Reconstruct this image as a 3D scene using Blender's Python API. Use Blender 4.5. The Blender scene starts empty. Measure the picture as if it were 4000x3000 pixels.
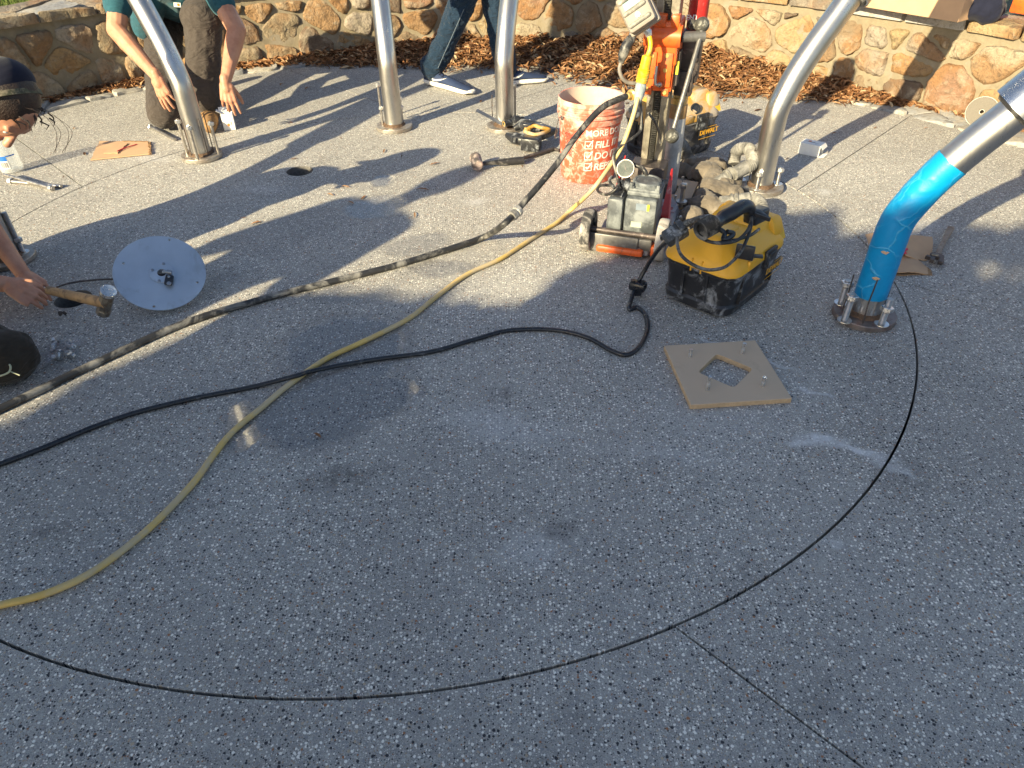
import bpy, bmesh, math, random
import numpy as np
from mathutils import Vector, Matrix, noise
random.seed(7)
R = math.radians
S = bpy.context.scene
COL = S.collection

# ------------------------------------------------------------------ camera
F_PX, TH, ROLL, H = 2774.5, R(37.937), R(0.725), 1.35
_c, _s = math.cos(TH), math.sin(TH)
_r0, _d0, FW = Vector((1, 0, 0)), Vector((0, -_s, -_c)), Vector((0, _c, -_s))
RT = (math.cos(ROLL)*_r0 + math.sin(ROLL)*_d0).normalized()
DN = (-math.sin(ROLL)*_r0 + math.cos(ROLL)*_d0).normalized()
cam = bpy.data.objects.new('camera', bpy.data.cameras.new('camera')); COL.objects.link(cam)
cam.data.sensor_width = 36; cam.data.lens = F_PX/4000*36
cam.data.clip_start = .05; cam.data.clip_end = 2000
UPV = -DN; BK = -FW
cam.matrix_world = Matrix(((RT.x, UPV.x, BK.x, 0), (RT.y, UPV.y, BK.y, 0), (RT.z, UPV.z, BK.z, H), (0, 0, 0, 1)))
S.camera = cam

# ------------------------------------------------------------------ light
SUN_AZ, SUN_EL = R(49), R(23.5)          # direction the light travels on the ground, elevation
TRAV = Vector((math.cos(SUN_AZ)*math.cos(SUN_EL), math.sin(SUN_AZ)*math.cos(SUN_EL), -math.sin(SUN_EL)))
sl = bpy.data.lights.new('sun', 'SUN'); sun = bpy.data.objects.new('sun', sl); COL.objects.link(sun)
sl.energy = 5.0; sl.angle = R(0.53); sl.color = (1.0, .85, .54)
sun.rotation_euler = TRAV.to_track_quat('-Z', 'Y').to_euler()
W = bpy.data.worlds.new('World'); S.world = W; W.use_nodes = True
wn = W.node_tree
sky = wn.nodes.new('ShaderNodeTexSky'); sky.sky_type = 'NISHITA'; sky.sun_disc = False
sky.sun_elevation = SUN_EL
_src = -TRAV
sky.sun_rotation = math.atan2(_src.x, _src.y)
wn.links.new(sky.outputs[0], wn.nodes['Background'].inputs[0])
wn.nodes['Background'].inputs[1].default_value = 0.075
S.view_settings.view_transform = 'Standard'; S.view_settings.look = 'None'
S.view_settings.exposure = 1.4; S.view_settings.gamma = 1
S.view_settings.use_curve_mapping = False

# ------------------------------------------------------------------ photo measurement helpers
CAM = Vector((0, 0, H))
def ray(px, py): return (px-2000)/F_PX*RT + (py-1500)/F_PX*DN + FW
def P(px, py, z=0.0):
    D = ray(px, py); return CAM + D*((z-H)/D.z)
def PY(px, py, Y):
    D = ray(px, py); return CAM + D*(Y/D.y)
def V(*a): return Vector(a)
CC = V(-.395, 2.578, 0); CR = 1.851

# ------------------------------------------------------------------ material helpers
class NT:
    def __init__(s, name):
        s.m = bpy.data.materials.new(name); s.m.use_nodes = True
        s.t = s.m.node_tree; s.b = s.t.nodes['Principled BSDF']; s._pos = None
    def n(s, typ, **kw):
        nd = s.t.nodes.new(typ)
        for k, v in kw.items(): setattr(nd, k, v)
        return nd
    def l(s, a, b): s.t.links.new(a, b)
    def pos(s):
        if not s._pos: s._pos = s.n('ShaderNodeNewGeometry').outputs['Position']
        return s._pos
    def obj(s): return s.n('ShaderNodeTexCoord').outputs['Object']
    def noise(s, scale, detail=4, rough=.6, vec=None, dist=0, out=0):
        nd = s.n('ShaderNodeTexNoise'); nd.inputs['Scale'].default_value = scale
        nd.inputs['Detail'].default_value = detail; nd.inputs['Roughness'].default_value = rough
        nd.inputs['Distortion'].default_value = dist
        s.l(vec if vec is not None else s.pos(), nd.inputs['Vector']); return nd.outputs[out]
    def voro(s, scale, vec=None, feature='F1', rand=1.0):
        nd = s.n('ShaderNodeTexVoronoi'); nd.feature = feature
        nd.inputs['Scale'].default_value = scale; nd.inputs['Randomness'].default_value = rand
        s.l(vec if vec is not None else s.pos(), nd.inputs['Vector']); return nd
    def ramp(s, fac, stops, interp='LINEAR'):
        nd = s.n('ShaderNodeValToRGB'); cr = nd.color_ramp; cr.interpolation = interp
        while len(cr.elements) < len(stops): cr.elements.new(.5)
        for e, (p, c) in zip(cr.elements, stops):
            e.position = p; e.color = (c if hasattr(c, '__len__') else (c, c, c)) + ((1,) if hasattr(c, '__len__') and len(c) == 3 else ()) if hasattr(c, '__len__') else (c, c, c, 1)
        s.l(fac, nd.inputs[0]); return nd.outputs[0]
    def rng(s, val, a, b, c=0., d=1., smooth=False):
        nd = s.n('ShaderNodeMapRange'); nd.interpolation_type = 'SMOOTHSTEP' if smooth else 'LINEAR'
        for i, x in zip((1, 2, 3, 4), (a, b, c, d)): nd.inputs[i].default_value = x
        s.l(val, nd.inputs[0]); return nd.outputs[0]
    def math(s, op, a, b=None):
        nd = s.n('ShaderNodeMath'); nd.operation = op
        for i, x in ((0, a), (1, b)):
            if x is None: continue
            if isinstance(x, (int, float)): nd.inputs[i].default_value = x
            else: s.l(x, nd.inputs[i])
        return nd.outputs[0]
    def mix(s, fac, a, b, mode='MIX'):
        nd = s.n('ShaderNodeMix'); nd.data_type = 'RGBA'; nd.blend_type = mode
        for key, x in ((0, fac), (6, a), (7, b)):
            if isinstance(x, (int, float)) and key == 0: nd.inputs[0].default_value = x
            elif isinstance(x, (tuple, list)): nd.inputs[key].default_value = tuple(x) + ((1,) if len(x) == 3 else ())
            elif isinstance(x, (int, float)): nd.inputs[key].default_value = (x, x, x, 1)
            else: s.l(x, nd.inputs[key])
        return nd.outputs[2]
    def bump(s, h, strength=.5, dist=.002, normal=None):
        nd = s.n('ShaderNodeBump'); nd.inputs['Strength'].default_value = strength
        nd.inputs['Distance'].default_value = dist; s.l(h, nd.inputs['Height'])
        if normal is not None: s.l(normal, nd.inputs['Normal'])
        s.l(nd.outputs[0], s.b.inputs['Normal']); return nd.outputs[0]
    def set(s, **kw):
        for k, v in kw.items():
            k = {'col': 'Base Color', 'rough': 'Roughness', 'metal': 'Metallic', 'spec': 'Specular IOR Level',
                 'trans': 'Transmission Weight', 'alpha': 'Alpha', 'coat': 'Coat Weight', 'sss': 'Subsurface Weight', 'ior': 'IOR', 'sheen': 'Sheen Weight'}.get(k, k)
            i = s.b.inputs[k]
            if isinstance(v, (int, float)): i.default_value = v
            elif isinstance(v, (tuple, list)): i.default_value = tuple(v) + (1,)
            else: s.l(v, i)
        return s
    def blobs(s, vec, lst, soft=.5):
        """soft ellipses on the ground: (x, y, rx, ry, rot, strength)"""
        acc = None
        for (x, y, rx, ry, rot, st) in lst:
            mp = s.n('ShaderNodeMapping'); mp.vector_type = 'TEXTURE'
            mp.inputs['Location'].default_value = (x, y, 0); mp.inputs['Rotation'].default_value = (0, 0, rot)
            mp.inputs['Scale'].default_value = (rx, ry, 100); s.l(vec, mp.inputs[0])
            ln = s.n('ShaderNodeVectorMath', operation='LENGTH'); s.l(mp.outputs[0], ln.inputs[0])
            v = s.rng(ln.outputs['Value'], 1.0, 1.0-soft, 0, st, True)
            acc = v if acc is None else s.math('MAXIMUM', acc, v)
        return acc

def warp(m, scale=6, amt=.05, vec=None):
    nz = m.noise(scale, 4, .6, vec, out=1)
    a = m.n('ShaderNodeVectorMath', operation='MULTIPLY_ADD')
    m.l(nz, a.inputs[0]); a.inputs[1].default_value = (amt, amt, 0)
    m.l(vec if vec is not None else m.pos(), a.inputs[2]); return a.outputs[0]

def simple(name, col, rough=.6, metal=0., var=.25, scale=30, dirt=None, dirt_amt=.3, dirt_scale=12, bump=.2, bd=.001, bscale=None, **kw):
    """colour with blotchy variation, optional dirt and a little relief"""
    m = NT(name); ov = m.obj()
    n1 = m.noise(scale, 5, .65, ov)
    c = m.mix(m.rng(n1, .3, .7), tuple(x*(1-var) for x in col), tuple(min(1, x*(1+var)) for x in col))
    if dirt:
        n2 = m.noise(dirt_scale, 6, .7, ov, dist=.6)
        c = m.mix(m.rng(n2, .62-dirt_amt*.35, .72-dirt_amt*.25, 0, min(1, .5+dirt_amt)), c, dirt)
    n3 = m.noise(bscale or scale*3, 4, .6, ov)
    m.bump(n3, bump, bd)
    m.set(col=c, rough=m.rng(n1, .3, .7, max(.05, rough-.1), min(1, rough+.12)), metal=metal, **kw)
    return m.m

def px_blob(px, py, rx, ry, ang=0, st=1.0):
    p = P(px, py); return (p.x, p.y, rx, ry, R(ang), st)

def mat_concrete():
    m = NT('exposed_aggregate'); pos = m.pos()
    w1 = warp(m, 60, .006)
    base_n = m.noise(2.2, 5, .6); fine = m.noise(420, 3, .7); med = m.noise(35, 4, .6)
    cem = m.mix(m.rng(base_n, .3, .7), (.37, .355, .325), (.48, .465, .425))
    cem = m.mix(m.rng(fine, .3, .7), cem, (.21, .20, .195)); cem = m.mix(m.math('MULTIPLY', m.rng(med, .4, .75), .35), cem, (.54, .52, .48))
    dens = m.rng(m.noise(3.2, 3, .5), .35, .65, .0, 1.)
    hs = []
    def layer(scale, thr, stops, prev, seed):
        off = m.n('ShaderNodeVectorMath', operation='ADD'); m.l(w1, off.inputs[0]); off.inputs[1].default_value = (seed, seed*.7, 0)
        sc = m.n('ShaderNodeVectorMath', operation='MULTIPLY'); m.l(off.outputs[0], sc.inputs[0]); sc.inputs[1].default_value = (1, 1, 0)
        v = m.voro(scale, sc.outputs[0]); v.voronoi_dimensions = '2D'
        sep = m.n('ShaderNodeSeparateColor'); m.l(v.outputs['Color'], sep.inputs[0])
        colr = m.ramp(sep.outputs[0], [(a, c) for a, c in stops], 'CONSTANT')
        rad = m.rng(sep.outputs[1], 0, 1, thr*.45, thr)
        mask = m.rng(m.math('SUBTRACT', rad, v.outputs['Distance']), 0, .05)
        ison = m.math('LESS_THAN', sep.outputs[2], m.math('ADD', m.math('MULTIPLY', dens, .35), .5))
        mask = m.math('MULTIPLY', mask, ison)
        hs.append(mask)
        return m.mix(mask, prev, colr)
    c = layer(380, .44, [(0, (.04, .042, .05)), (.20, (.24, .24, .245)), (.42, (.44, .425, .39)), (.72, (.62, .60, .54)), (.94, (.28, .18, .11))], cem, 3.1)
    c = layer(205, .40, [(0, (.022, .024, .032)), (.20, (.26, .26, .27)), (.40, (.42, .41, .38)), (.60, (.80, .77, .70)), (.86, (.36, .28, .20)), (.96, (.30, .13, .06))], c, 1.7)
    c = layer(112, .40, [(0, (.028, .03, .04)), (.18, (.28, .28, .285)), (.42, (.45, .44, .41)), (.58, (.88, .85, .78)), (.90, (.46, .37, .27)), (.97, (.34, .15, .07))], c, 5.3)
    # stains: each keeps its own shape
    w2 = warp(m, 5, .14); w3 = warp(m, 16, .09, w2)
    dark = m.blobs(w3, [px_blob(2370, 1950, .075, .06, 0, .8), px_blob(1530, 1760, .19, .05, 12, .85), px_blob(480, 1950, .09, .06, 0, .6),
                        px_blob(1060, 1860, .03, .03, 0, .9), px_blob(2300, 2780, .12, .07, 30, .5), px_blob(3650, 1750, .16, .1, 20, .45),
                        px_blob(3050, 2100, .1, .06, 60, .4), px_blob(2450, 2620, .06, .1, 0, .4), px_blob(2080, 1450, .07, .05, 10, .8),
                        px_blob(950, 1050, .22, .12, 30, .35), px_blob(3300, 2500, .12, .07, 10, .35), px_blob(1350, 600, .12, .1, 40, .4)], .9)
    dn = m.math('MULTIPLY', dark, m.rng(m.noise(28, 5, .7), .3, .62))
    c = m.mix(m.math('MULTIPLY', dn, .75), c, (.035, .034, .036))
    wet = m.blobs(w2, [px_blob(1450, 1330, .27, .28, 30, 1), px_blob(1330, 1560, .25, .20, 20, 1), px_blob(1080, 1600, .08, .16, 10, 1), px_blob(1600, 1500, .14, .12, 0, 1),
                       px_blob(1540, 780, .20, .16, 20, .9), px_blob(1560, 680, .08, .12, 0, .95), px_blob(1700, 930, .20, .11, 30, .7), px_blob(1800, 1010, .16, .07, 0, .8),
                       px_blob(1500, 1120, .20, .05, 10, .7), px_blob(1150, 880, .4, .2, 40, .45)], .35)
    c = m.mix(m.math('MULTIPLY', wet, .45), c, (.05, .05, .055))
    dust = m.blobs(w3, [px_blob(3300, 1625, .12, .055, -8, 1), px_blob(3440, 1660, .15, .035, -22, .9), px_blob(3570, 1710, .12, .04, -25, .6),
                        px_blob(3270, 1440, .10, .022, -38, .9), px_blob(3080, 1320, .16, .016, -40, .8), px_blob(2860, 1260, .08, .014, -35, .8),
                        px_blob(3380, 1970, .04, .025, 0, .45), px_blob(2100, 1560, .30, .12, -20, .30), px_blob(2250, 1990, .16, .08, 0, .25),
                        px_blob(2750, 1660, .35, .06, -10, .22), px_blob(1960, 740, .10, .05, 20, .45), px_blob(3290, 710, .06, .03, 0, .5),
                        px_blob(3650, 840, .2, .08, 10, .25), px_blob(2100, 1050, .45, .2, 20, .22), px_blob(700, 590, .22, .08, 0, .3), px_blob(2950, 1500, .5, .25, 10, .16), px_blob(1150, 700, .2, .08, 0, .25)], .9)
    du = m.math('MULTIPLY', dust, m.rng(m.noise(38, 6, .75), .28, .55))
    c = m.mix(m.math('MULTIPLY', du, .9), c, (.72, .73, .75))
    big = m.rng(m.noise(.9, 4, .55), .3, .7, .86, 1.12)
    c = m.mix(1.0, c, big, 'MULTIPLY')
    hh = m.math('ADD', m.math('MULTIPLY', hs[2], 1.0), m.math('ADD', m.math('MULTIPLY', hs[1], .6), m.math('ADD', m.math('MULTIPLY', hs[0], .3), m.math('MULTIPLY', fine, .5))))
    bp = m.n('ShaderNodeBump'); bp.inputs['Distance'].default_value = .0016
    m.l(m.rng(wet, .3, 1, .8, .02), bp.inputs['Strength']); m.l(hh, bp.inputs['Height']); m.l(bp.outputs[0], m.b.inputs['Normal'])
    m.set(col=c, rough=m.rng(wet, .35, 1.0, .72, .05), spec=.5)
    return m.m

def mat_stone(name='field_stone', grey=False):
    m = NT(name); ov = m.obj()
    oi = m.n('ShaderNodeObjectInfo').outputs['Random']
    if grey: base = m.ramp(oi, [(0, (.30, .31, .32)), (.3, (.38, .38, .37)), (.6, (.27, .28, .30)), (.85, (.42, .40, .36))], 'CONSTANT')
    else: base = m.ramp(oi, [(0, (.30, .24, .16)), (.12, (.36, .24, .12)), (.24, (.23, .17, .11)), (.34, (.38, .32, .23)), (.46, (.33, .20, .10)),
                             (.56, (.15, .105, .075)), (.66, (.34, .29, .235)), (.76, (.20, .175, .15)), (.84, (.36, .27, .15)), (.92, (.27, .155, .10))], 'CONSTANT')
    off = m.n('ShaderNodeVectorMath', operation='MULTIPLY_ADD'); cmb = m.n('ShaderNodeCombineXYZ')
    for i in range(3): m.l(oi, cmb.inputs[i])
    m.l(cmb.outputs[0], off.inputs[0]); off.inputs[1].default_value = (37, 53, 71); m.l(ov, off.inputs[2]); vv = off.outputs[0]
    n1 = m.noise(9, 6, .65, vv, dist=.8); n2 = m.noise(40, 6, .7, vv); n3 = m.noise(5, 3, .5, vv)
    c = m.mix(m.rng(n3, .45, .62, 0, .75), base, (.30, .15, .055) if not grey else (.45, .43, .38))
    c = m.mix(m.rng(n1, .52, .66, 0, .6), c, (.44, .38, .29))
    c = m.mix(m.rng(n2, .50, .72, 0, .75), c, (.10, .075, .055))
    n4 = m.noise(120, 4, .7, vv); c = m.mix(m.rng(n4, .3, .7, 0, .35), c, (.16, .13, .10))
    hn = m.math('ADD', m.math('MULTIPLY', n1, 1.0), m.math('MULTIPLY', n2, .55))
    m.bump(hn, 1.0, .03 if not grey else .006)
    m.set(col=c, rough=.85, spec=.25); return m.m

def mat_steel(name, col=(.62, .60, .57), rough=.28, stain=.3):
    m = NT(name); ov = m.obj()
    mp = m.n('ShaderNodeMapping'); mp.inputs['Scale'].default_value = (60, 60, 3); m.l(ov, mp.inputs[0])
    br = m.noise(8, 4, .7, mp.outputs[0]); n = m.noise(7, 5, .6, ov); sp = m.noise(160, 3, .7, ov)
    c = m.mix(m.rng(n, .35, .7), col, tuple(x*(1-stain) for x in col)); c = m.mix(m.rng(sp, .62, .75, 0, .5), c, (.35, .33, .30))
    m.bump(br, .08, .0006)
    m.set(col=c, metal=1.0, rough=m.math('ADD', m.rng(br, .3, .7, rough-.05, rough+.08), m.rng(n, .4, .7, 0, .1))); return m.m

def mat_tape():
    m = NT('blue_tape'); ov = m.obj()
    v = m.voro(11, warp(m, 9, .08, ov), 'DISTANCE_TO_EDGE'); n = m.noise(26, 5, .7, ov, dist=1.5)
    cr = m.rng(v.outputs['Distance'], 0, .035, 1, 0); cr = m.math('MULTIPLY', cr, m.rng(m.noise(6, 2, .5, ov), .42, .55))
    c = m.mix(m.math('MULTIPLY', cr, .5), (.0, .25, .55), (.12, .50, .75)); c = m.mix(m.rng(n, .4, .7, 0, .3), c, (.0, .17, .42))
    m.bump(m.math('ADD', m.math('MULTIPLY', cr, .8), m.math('MULTIPLY', n, .6)), .6, .003)
    m.set(col=c, rough=.42, spec=.4); return m.m

def mat_cloth(name, col, wr=.5, scale=9, weave=900, fold=.012, dust=None):
    m = NT(name); ov = m.obj()
    mp = m.n('ShaderNodeMapping'); mp.inputs['Scale'].default_value = (1, 1, 1.9); mp.inputs['Rotation'].default_value = (.3, .7, .2); m.l(ov, mp.inputs[0])
    f = m.noise(scale, 3, .5, mp.outputs[0], dist=1.2); f2 = m.noise(scale*3, 3, .5, mp.outputs[0], dist=.8); wv = m.noise(weave, 2, .5, ov)
    fr = m.math('ABSOLUTE', m.math('SUBTRACT', f, .5))
    c = m.mix(m.rng(f2, .3, .7), tuple(x*.85 for x in col), tuple(min(1, x*1.15) for x in col)); c = m.mix(m.rng(wv, .3, .7, 0, .25), c, tuple(x*.5 for x in col))
    if dust: c = m.mix(m.rng(m.noise(5, 5, .7, ov), .45, .7, 0, .7), c, dust)
    m.bump(m.math('ADD', m.math('MULTIPLY', fr, 1.6), m.math('ADD', m.math('MULTIPLY', f2, .3), m.math('MULTIPLY', wv, .02))), wr, fold)
    m.set(col=c, rough=.88, spec=.15, sheen=.1); return m.m

def mat_skin():
    m = NT('skin'); ov = m.obj()
    n = m.noise(18, 4, .6, ov); f = m.noise(300, 3, .6, ov)
    c = m.mix(m.rng(n, .35, .65), (.40, .185, .115), (.50, .26, .17)); c = m.mix(m.rng(f, .6, .8, 0, .3), c, (.30, .13, .08))
    m.bump(f, .12, .0006); m.set(col=c, rough=.5, sss=.08, spec=.4)
    m.b.inputs['Subsurface Radius'].default_value = (.01, .004, .002); return m.m

def plain(name, col, rough=.5, metal=0., **kw): return simple(name, col, rough, metal, .12, 40, **kw)

M = {}
M['conc'] = mat_concrete()
M['earth'] = simple('joint_dirt', (.045, .042, .04), .95, bump=.6)
M['core'] = simple('core_hole_wall', (.12, .115, .11), .8, var=.4, scale=90, bump=.6)
M['stone'] = mat_stone(); M['flag'] = mat_stone('grey_flagstone', True)
M['mortar'] = simple('mortar', (.21, .175, .12), .92, var=.18, scale=20, dirt=(.24, .21, .17), dirt_amt=.3, dirt_scale=5, bump=.8, bd=.004, bscale=70)
M['steel'] = mat_steel('brushed_steel'); M['sleeve'] = mat_steel('sleeve_steel', (.50, .52, .56), .22, .15)
M['plate'] = simple('weathered_plate', (.40, .37, .33), .5, .75, var=.3, scale=25, dirt=(.20, .13, .09), dirt_amt=.35, bump=.3)
M['platewk'] = simple('dark_mill_plate', (.20, .17, .16), .45, .6, var=.35, scale=22, dirt=(.16, .07, .05), dirt_amt=.3, bump=.3)
M['weld'] = simple('burnt_weld', (.14, .09, .06), .7, .5, var=.5, scale=90, bump=.9, bd=.003)
M['bolt'] = simple('zinc_bolt', (.42, .40, .38), .35, .9, var=.2, scale=60)
M['nut'] = simple('bright_zinc_nut', (.62, .62, .62), .3, .85, var=.1, scale=60)
M['disc'] = simple('galvanised_sheet', (.46, .53, .62), .42, .55, var=.12, scale=5, dirt=(.33, .37, .42), dirt_amt=.25, dirt_scale=6, bump=.1)
M['tape'] = mat_tape()
M['rubber'] = simple('black_rubber', (.022, .022, .024), .45, dirt=(.26, .25, .23), dirt_amt=.38, dirt_scale=9, bump=.3)
M['cordblack'] = simple('black_cord', (.012, .014, .02), .3, dirt=(.14, .15, .17), dirt_amt=.12, dirt_scale=25, bump=.3)
M['cordyellow'] = simple('yellow_cord', (.62, .43, .13), .5, var=.15, scale=12, dirt=(.50, .40, .24), dirt_amt=.6, dirt_scale=7, bump=.3)
M['yelplug'] = simple('yellow_plug', (.62, .36, .015), .4, dirt=(.5, .38, .15), dirt_amt=.3)
M['blackpl'] = simple('black_plastic', (.018, .019, .023), .38, var=.3, dirt=(.30, .32, .35), dirt_amt=.30, dirt_scale=14, bump=.3)
M['blackcl'] = simple('clean_black_plastic', (.02, .022, .028), .35, bump=.2)
M['yellowpl'] = simple('yellow_plastic', (.78, .40, .022), .42, var=.06, scale=8, dirt=(.62, .45, .25), dirt_amt=.1, dirt_scale=6, bump=.15)
M['dustyel'] = simple('dusty_yellow_plastic', (.50, .27, .045), .6, var=.1, scale=8, dirt=(.50, .42, .33), dirt_amt=.5, dirt_scale=6, bump=.15)
M['bucket'] = simple('dusty_orange_bucket', (.60, .085, .04), .6, var=.15, scale=6, dirt=(.55, .36, .31), dirt_amt=.42, dirt_scale=30, bump=.35)
M['bucketrim'] = simple('dust_caked_rim', (.56, .14, .09), .7, dirt=(.50, .38, .33), dirt_amt=.6, dirt_scale=14, bump=.5)
M['slurry'] = simple('dried_slurry', (.50, .42, .36), .9, var=.12, scale=14, dirt=(.70, .34, .26), dirt_amt=.3, bump=.5)
M['print'] = simple('white_print', (.74, .70, .66), .6, dirt=(.72, .30, .22), dirt_amt=.18, dirt_scale=22)
M['blackprint'] = simple('black_print', (.03, .03, .03), .6, dirt=(.5, .4, .35), dirt_amt=.3, dirt_scale=30)
M['orange'] = simple('orange_enamel', (.72, .12, .022), .38, var=.12, scale=12, dirt=(.12, .05, .03), dirt_amt=.28, dirt_scale=16, bump=.3)
M['red'] = simple('red_enamel', (.42, .02, .018), .35, dirt=(.4, .3, .28), dirt_amt=.15)
M['dusty'] = simple('dust_covered_casting', (.30, .30, .32), .75, var=.3, scale=12, dirt=(.42, .14, .10), dirt_amt=.25, dirt_scale=8, bump=.5)
M['pump'] = simple('grimy_pump_housing', (.075, .085, .095), .5, var=.4, scale=12, dirt=(.22, .24, .25), dirt_amt=.45, dirt_scale=8, bump=.4)
M['rail'] = simple('worn_steel_rail', (.34, .31, .25), .38, .7, var=.3, scale=14, dirt=(.12, .10, .08), dirt_amt=.35, dirt_scale=8, bump=.3)
M['rack'] = simple('greasy_gear_rack', (.06, .058, .055), .35, .7, bump=.3)
M['barrel'] = simple('taped_core_barrel', (.44, .45, .47), .5, .25, var=.2, scale=18, dirt=(.58, .58, .58), dirt_amt=.5, dirt_scale=20, bump=.7, bd=.002)
M['rust'] = simple('rusty_adapter', (.40, .25, .12), .6, .4, var=.35, scale=25, bump=.5)
M['grit'] = simple('grey_painted_metal', (.16, .155, .15), .42, .5, var=.25, dirt=(.3, .3, .3), dirt_amt=.2)
M['ballgrip'] = simple('scuffed_grip_ball', (.055, .055, .05), .6, dirt=(.35, .34, .3), dirt_amt=.35, dirt_scale=40, bump=.5)
M['swbox'] = simple('grey_switch_box', (.24, .215, .19), .6, var=.12, dirt=(.28, .24, .2), dirt_amt=.35, dirt_scale=10, bump=.2)
M['teal'] = simple('faded_label', (.18, .33, .31), .5)
M['brass'] = simple('brass_fitting', (.62, .42, .14), .4, .6, dirt=(.5, .42, .3), dirt_amt=.3)
M['mdf'] = simple('fibreboard', (.50, .385, .275), .75, var=.06, scale=5, dirt=(.40, .31, .22), dirt_amt=.12, dirt_scale=7, bump=.15, bscale=300)
M['mdfedge'] = simple('fibreboard_edge', (.43, .31, .19), .8, var=.2, scale=60, bump=.4)
M['card'] = simple('corrugated_card', (.50, .32, .19), .85, var=.1, scale=8, bump=.2)
M['carddk'] = simple('card_edge', (.30, .18, .09), .9, var=.4, scale=120, bump=.7)
M['redmark'] = simple('red_marker', (.62, .03, .07), .7)
M['white'] = simple('white_card', (.80, .79, .76), .6, var=.04, bump=.05)
M['ink'] = simple('dark_ink', (.12, .11, .11), .7); M['orangeink'] = simple('orange_ink', (.80, .22, .03), .6)
M['grey_abr'] = simple('abrasive_disc', (.15, .135, .115), .9, var=.15, scale=150, bump=.5, bscale=500)
M['wood'] = simple('hammer_handle_wood', (.42, .25, .11), .6, var=.3, scale=22, dirt=(.10, .06, .04), dirt_amt=.25, dirt_scale=18, bump=.4)
M['iron'] = simple('worn_iron', (.24, .215, .18), .45, .75, var=.4, scale=40, dirt=(.13, .09, .06), dirt_amt=.4, dirt_scale=30, bump=.5)
M['dkiron'] = simple('dark_iron', (.09, .075, .07), .5, .5, var=.3, dirt=(.35, .28, .25), dirt_amt=.2, dirt_scale=25)
M['skin'] = mat_skin()
M['nail'] = plain('fingernail', (.62, .40, .32), .35)
M['teal_shirt'] = mat_cloth('teal_tshirt', (.022, .085, .115), .5, 8)
M['trous'] = mat_cloth('charcoal_work_trousers', (.062, .052, .047), .8, 8, fold=.02)
M['brtrous'] = mat_cloth('dark_brown_trousers', (.035, .028, .022), .8, 8)
M['jeans'] = mat_cloth('dark_jeans', (.012, .028, .055), .9, 12, fold=.02)
M['navy'] = mat_cloth('navy_cap', (.012, .014, .03), .2, 5)
M['grey_shirt'] = mat_cloth('grey_shirt', (.16, .17, .18), .5, 8)
M['knit'] = simple('navy_knit_upper', (.016, .032, .085), .8, var=.3, scale=250, bump=.7, bd=.001, bscale=500)
M['sole'] = simple('white_foam_sole', (.72, .70, .66), .6, dirt=(.45, .42, .38), dirt_amt=.15)
M['boot'] = simple('tan_suede_boot', (.24, .135, .055), .85, dirt=(.10, .06, .03), dirt_amt=.3, bump=.5)
M['hair'] = simple('dark_brown_hair', (.022, .011, .008), .5, var=.5, scale=60, bump=.9, bd=.003, bscale=200)
M['lace'] = plain('pale_lace', (.42, .42, .28), .8)
M['bag'] = mat_cloth('dusty_filter_cloth', (.135, .115, .095), .9, 10, dust=(.30, .26, .21))
M['hosegr'] = simple('dusty_ribbed_hose', (.14, .137, .13), .7, var=.25, dirt=(.30, .29, .27), dirt_amt=.5, dirt_scale=14, bump=.4)
M['leafm'] = None
def mat_leaf(name, cols):
    m = NT(name); g = m.n('ShaderNodeAttribute'); g.attribute_name = 'tint'
    c = m.ramp(g.outputs['Fac'], cols, 'LINEAR'); m.set(col=c, rough=.75, spec=.2)
    m.b.inputs['Transmission Weight'].default_value = 0
    return m.m
M['leafm'] = mat_leaf('dry_leaf', [(0, (.07, .035, .02)), (.3, (.17, .075, .032)), (.65, (.29, .145, .065)), (.88, (.36, .21, .11)), (1, (.48, .36, .22))])
M['green'] = mat_leaf('green_leaf', [(0, (.04, .07, .02)), (.5, (.07, .11, .03)), (1, (.10, .13, .04))])
M['grassm'] = mat_leaf('grass_blade', [(0, (.07, .11, .025)), (.5, (.12, .19, .04)), (1, (.25, .24, .10))])
M['bark'] = simple('bark', (.09, .07, .055), .9, bump=.8, bd=.01)
M['soil'] = simple('lawn_soil', (.07, .075, .035), .95, bump=.6, bd=.01)
def mat_clear(name, col=(.95, .97, 1), rough=.05, alpha=.25):
    m = NT(name); m.set(col=col, rough=rough, alpha=alpha, spec=.8)
    n = m.noise(40, 4, .6, m.obj(), dist=1.5); m.bump(n, .6, .004); return m.m
M['pet'] = mat_clear('clear_bottle_plastic', (.80, .86, .88), .08, .30)
M['poly'] = mat_clear('clear_polythene', (.70, .72, .80), .25, .22)
M['chrome'] = plain('chromed_fitting', (.36, .37, .39), .38, 1.0)
M['blue'] = plain('blue_label', (.02, .16, .55), .5)
M['glass'] = plain('gauge_face', (.035, .05, .05), .6)
M['chip'] = mat_stone('stone_chip', True)

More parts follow.
